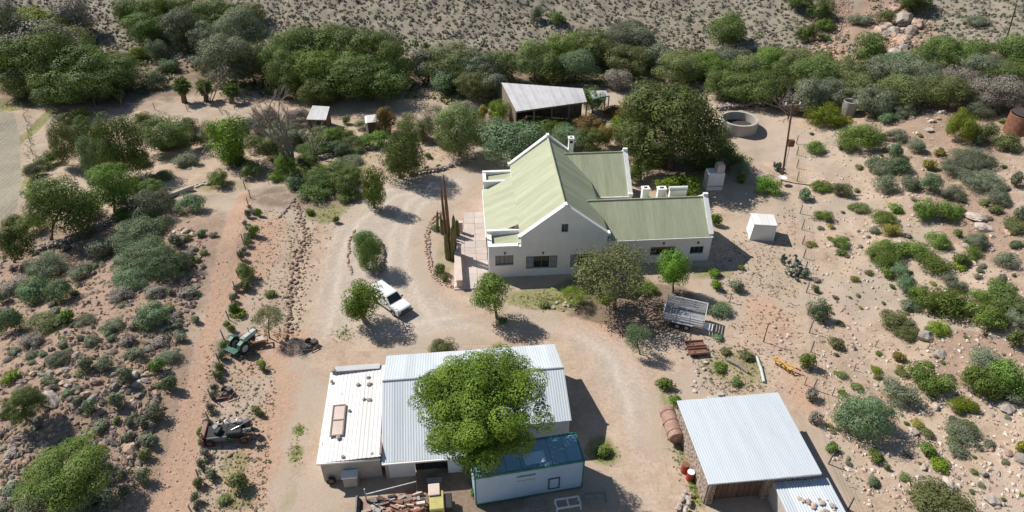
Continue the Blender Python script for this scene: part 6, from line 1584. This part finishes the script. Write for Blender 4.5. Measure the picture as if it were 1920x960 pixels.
stone_row('stone_wall', [(770, 330), (830, 318), (868, 305), (895, 296)], 'curved low stone wall beyond the head of the driveway', 'stone wall', (.2, .3), 'rock_grey', 1, .4, 2)
stone_row('stone_wall', [(720, 282), (780, 272), (850, 262)], 'garden wall row below the grey olive trees', 'stone wall', (.16, .26), 'rock_pink', 1, .4, 1)
stone_row('stone_wall', [(1276, 962), (1284, 940), (1294, 925)], 'short broken stone wall at the left front of the stone barn', 'stone wall', (.16, .26), 'rock_pale', 2, .35, 2)
stone_row('terrace_edge', [(410, 640), (470, 690), (500, 686)], 'row of stones and weeds below the old tractor', 'stone terrace', (.1, .2), 'rock_pink', 1, .5, jit=.2)
stone_row('terrace_edge', [(405, 790), (440, 772), (480, 760)], 'row of dark stones above the scrapped machine', 'stone terrace', (.1, .2), 'rock_grey', 1, .4, jit=.15)
stone_row('terrace_edge', [(390, 860), (440, 850), (480, 862)], 'row of stones below the scrapped machine', 'stone terrace', (.1, .2), 'rock_pink', 1, .45, jit=.2)
stone_row('lawn_edge', [(1270, 520), (1310, 508), (1345, 494), (1362, 482)], 'thin line of pale stones edging the lawn before the right wing', 'edging', (.08, .16), 'rock_pale', 1, .4)

# ================================================================ stuff nobody could count
def tuft_cloud(name, mats_pts, label, cat, leaves, size, rad, seed, asp=.5, up=.5):
    """many little leaf clusters in one mesh; mats_pts: list of (material key, xy array, scale array)"""
    rng = np.random.default_rng(seed); allc = []; allt = []; mi = []
    for k, (mk, xy, sc) in enumerate(mats_pts):
        n = len(xy)
        z = hgt(xy[:, 0], xy[:, 1])
        d = unit(rng.normal(size=(n * leaves, 3)) + np.array([0, 0, up])); d[:, 2] = np.abs(d[:, 2])
        S = np.repeat(sc, leaves)[:, None]
        pos = np.repeat(np.stack([xy[:, 0], xy[:, 1], z], 1), leaves, 0) + d * rad * S * rng.uniform(.45, 1, (n * leaves, 1)) * np.array([1, 1, .8])
        nor = unit(d + rng.normal(size=d.shape) * .4)
        allc.append(leaf_quads(rng, pos, nor, 1.0, asp) if False else leaf_quads(rng, pos, nor, size * S[:, 0], asp)); 
        allt.append(np.clip(np.repeat(rng.random(n), leaves) * .6 + rng.random(n * leaves) * .4, 0, 1)); mi.append(np.full(n * leaves, k))
    co = np.concatenate(allc); me = quads_mesh(name, co, None, np.concatenate(allt))
    for mk, _, _ in mats_pts: me.materials.append(LM[mk])
    me.polygons.foreach_set('material_index', np.concatenate(mi).astype(np.int32))
    o = mesh_obj(name, me); return tag(o, label, cat, kind='stuff')
rng = np.random.default_rng(99)
def hillpts(n, dens=0.0):
    y = 113 + 66 * rng.random(n) ** 1.0; x = rng.uniform(-1, 1, n) * (y * .78 + 6); y = y - np.clip((x - 45) * .25, 0, 14)
    keep = (vnoise(x / 6, y / 6) > -.25 + dens) & ~((np.abs(x - 62 - (y - 125) * .1) < 3.2) & (y < 150))
    xy = np.stack([x, y], 1)[keep]
    return xy, rng.uniform(.5, 1.25, len(xy))
a1, s1 = hillpts(17000, -.2); a2, s2 = hillpts(6500, -.1); a3, s3 = hillpts(2200, .05)
tuft_cloud('hillside_scrub', [('dead', a1, s1), ('grey', a2, s2), ('olive', a3, s3)], 'grey low scrub dotted all over the far hillside', 'scrub', 9, .42, .38, 5, up=.9)
def pixpts(n, polys):
    out = []
    for poly in polys:
        pts = np.array(poly); x0, y0 = pts.min(0); x1, y1 = pts.max(0)
        x = rng.uniform(x0, x1, n); y = rng.uniform(y0, y1, n); k = pipoly(x, y, poly) > 0
        out.append(Parr(x[k], y[k]))
    xy = np.concatenate(out); return xy, rng.uniform(.5, 1.3, len(xy))
band = [[(0, 160), (60, 185), (300, 175), (480, 185), (540, 175), (770, 185), (840, 195), (960, 200), (940, 150), (1160, 160), (1350, 190), (1480, 180), (1600, 195), (1780, 190), (1920, 205), (1920, 80), (1500, 100), (1250, 90), (900, 110), (780, 80), (500, 60), (460, 10), (180, 0), (200, 80), (0, 0)]]
def off_path(xy, sc):
    d1 = pline(xy[:, 0], xy[:, 1], W2([(180, -10), (192, 40), (205, 66), (240, 92), (300, 104)])); d2 = pline(xy[:, 0], xy[:, 1], W2([(300, 104), (360, 106), (420, 140)]))
    k = (d1 > 2.6) & (d2 > 1.6)
    return xy[k], sc[k]
b1, t1 = off_path(*pixpts(2400, band)); b2, t2 = off_path(*pixpts(1800, band))
tuft_cloud('undergrowth', [('olive', b1, t1 * 1.4), ('grey', b2, t2 * 1.3)], 'tangled grey-green undergrowth between the thicket trees', 'undergrowth', 14, .42, .62, 6)
c1, u1 = pixpts(900, [RIGHT]); c2, u2 = pixpts(650, [LEFT]); c3, u3 = pixpts(500, [RIGHT])
c4, u4 = pixpts(520, [[(390, 640), (470, 640), (520, 700), (500, 960), (365, 960)], [(480, 390), (640, 390), (560, 640), (470, 640)], [(1290, 660), (1420, 640), (1440, 730), (1330, 745)], [(480, 240), (890, 240), (890, 310), (720, 345), (500, 350)], [(1330, 460), (1490, 380), (1500, 600), (1360, 620)]])
tuft_cloud('dry_weeds', [('dead', c1, u1 * .7), ('grey', c2, u2), ('yellow', c3, u3 * .6), ('olive', c4, u4 * .7)], 'small dry weeds scattered over the open soil', 'weeds', 8, .17, .2, 7)
def gauss_pts(spots):
    px = np.concatenate([rng.normal(x, sx, n) for x, y, sx, sy, n in spots]); py = np.concatenate([rng.normal(y, sy, n) for x, y, sx, sy, n in spots])
    xy = Parr(px, py); return xy, rng.uniform(.5, 1.3, len(xy))
g1, v1 = gauss_pts([(1045, 562, 48, 9, 420), (1110, 552, 30, 10, 220), (1300, 900, 7, 34, 260), (645, 626, 12, 7, 130), (20, 197, 30, 5, 320), (57, 255, 6, 28, 200), (64, 330, 8, 34, 220), (1132, 850, 14, 10, 110), (615, 398, 26, 8, 110), (560, 806, 6, 6, 40), (555, 850, 6, 12, 60), (1270, 850, 6, 20, 80), (600, 318, 50, 10, 140)])
tuft_cloud('grass', [('green', g1[::2], v1[::2]), ('lime', g1[1::2], v1[1::2])], 'short green grass on the lawn and along the walls', 'grass', 6, .12, .13, 8, .3, 1.2)
# loose stones
def loose(n, polys, smin, smax, mat, name, label, seed):
    xy, _ = pixpts(n, polys); r_ = np.random.default_rng(seed); k = len(xy)
    octv = np.array([(1, 0, 0), (0, 1, 0), (-1, 0, 0), (0, -1, 0), (0, 0, 1), (0, 0, -.6)], float); octf = np.array([(0, 1, 4), (1, 2, 4), (2, 3, 4), (3, 0, 4), (1, 0, 5), (2, 1, 5), (3, 2, 5), (0, 3, 5)])
    s = smin + (smax - smin) * r_.random(k) ** 3; an = r_.uniform(0, 6.28, k)
    v = octv[None] * r_.uniform(.6, 1.3, (k, 6, 1)) * (s[:, None, None] * np.stack([r_.uniform(.8, 1.3, k), r_.uniform(.7, 1.1, k), r_.uniform(.45, .8, k)], 1)[:, None, :])
    c, sn = np.cos(an)[:, None], np.sin(an)[:, None]
    x = v[..., 0] * c - v[..., 1] * sn + xy[:, :1]; y = v[..., 0] * sn + v[..., 1] * c + xy[:, 1:]; z = v[..., 2] + (hgt(xy[:, 0], xy[:, 1]) + s * .2)[:, None]
    V = np.stack([x, y, z], -1).reshape(-1, 3); F = (octf[None] + (np.arange(k) * 6)[:, None, None]).reshape(-1, 3)
    me = bpy.data.meshes.new(name); me.from_pydata(V.tolist(), [], F.tolist()); me.materials.append(M[mat]); o = mesh_obj(name, me); return tag(o, label, 'stones', kind='stuff')
TRK = [(440, 400), (455, 370), (478, 372), (436, 500), (398, 700), (362, 960), (262, 960), (312, 820), (350, 690), (402, 470)]
loose(4200, [LEFT], .06, .34, 'rock_pink', 'loose_stones', 'loose pink rubble covering the left rise', 1)
loose(2400, [LEFT], .06, .36, 'rock_grey', 'loose_stones', 'loose grey rubble covering the left rise', 2)
loose(2200, [TRK], .03, .13, 'rock_pink', 'loose_stones', 'small broken stones on the orange dirt track', 3)
loose(2600, [RIGHT], .05, .26, 'rock_pale', 'loose_stones', 'loose pale stones scattered over the right slope', 4)
loose(1500, [RIGHT], .05, .22, 'rock_pink', 'loose_stones', 'loose pink stones scattered over the right slope', 5)
loose(1400, [[(390, 640), (470, 640), (520, 700), (500, 960), (365, 960)], [(480, 390), (600, 390), (560, 640), (470, 640)], [(1290, 640), (1500, 560), (1520, 740), (1330, 745)], [(1330, 470), (1490, 380), (1500, 560), (1360, 560)]], .04, .14, 'rock_pink', 'loose_stones', 'small stones strewn over the yard edges', 6)
loose(1300, [[(1560, 0), (1600, 0), (1590, 60), (1560, 110), (1480, 100), (1540, 80)], [(1620, 20), (1760, 20), (1740, 90), (1640, 100)]],   .1, .4, 'rock_pink', 'loose_stones', 'pale scree around the hillside outcrop', 7)
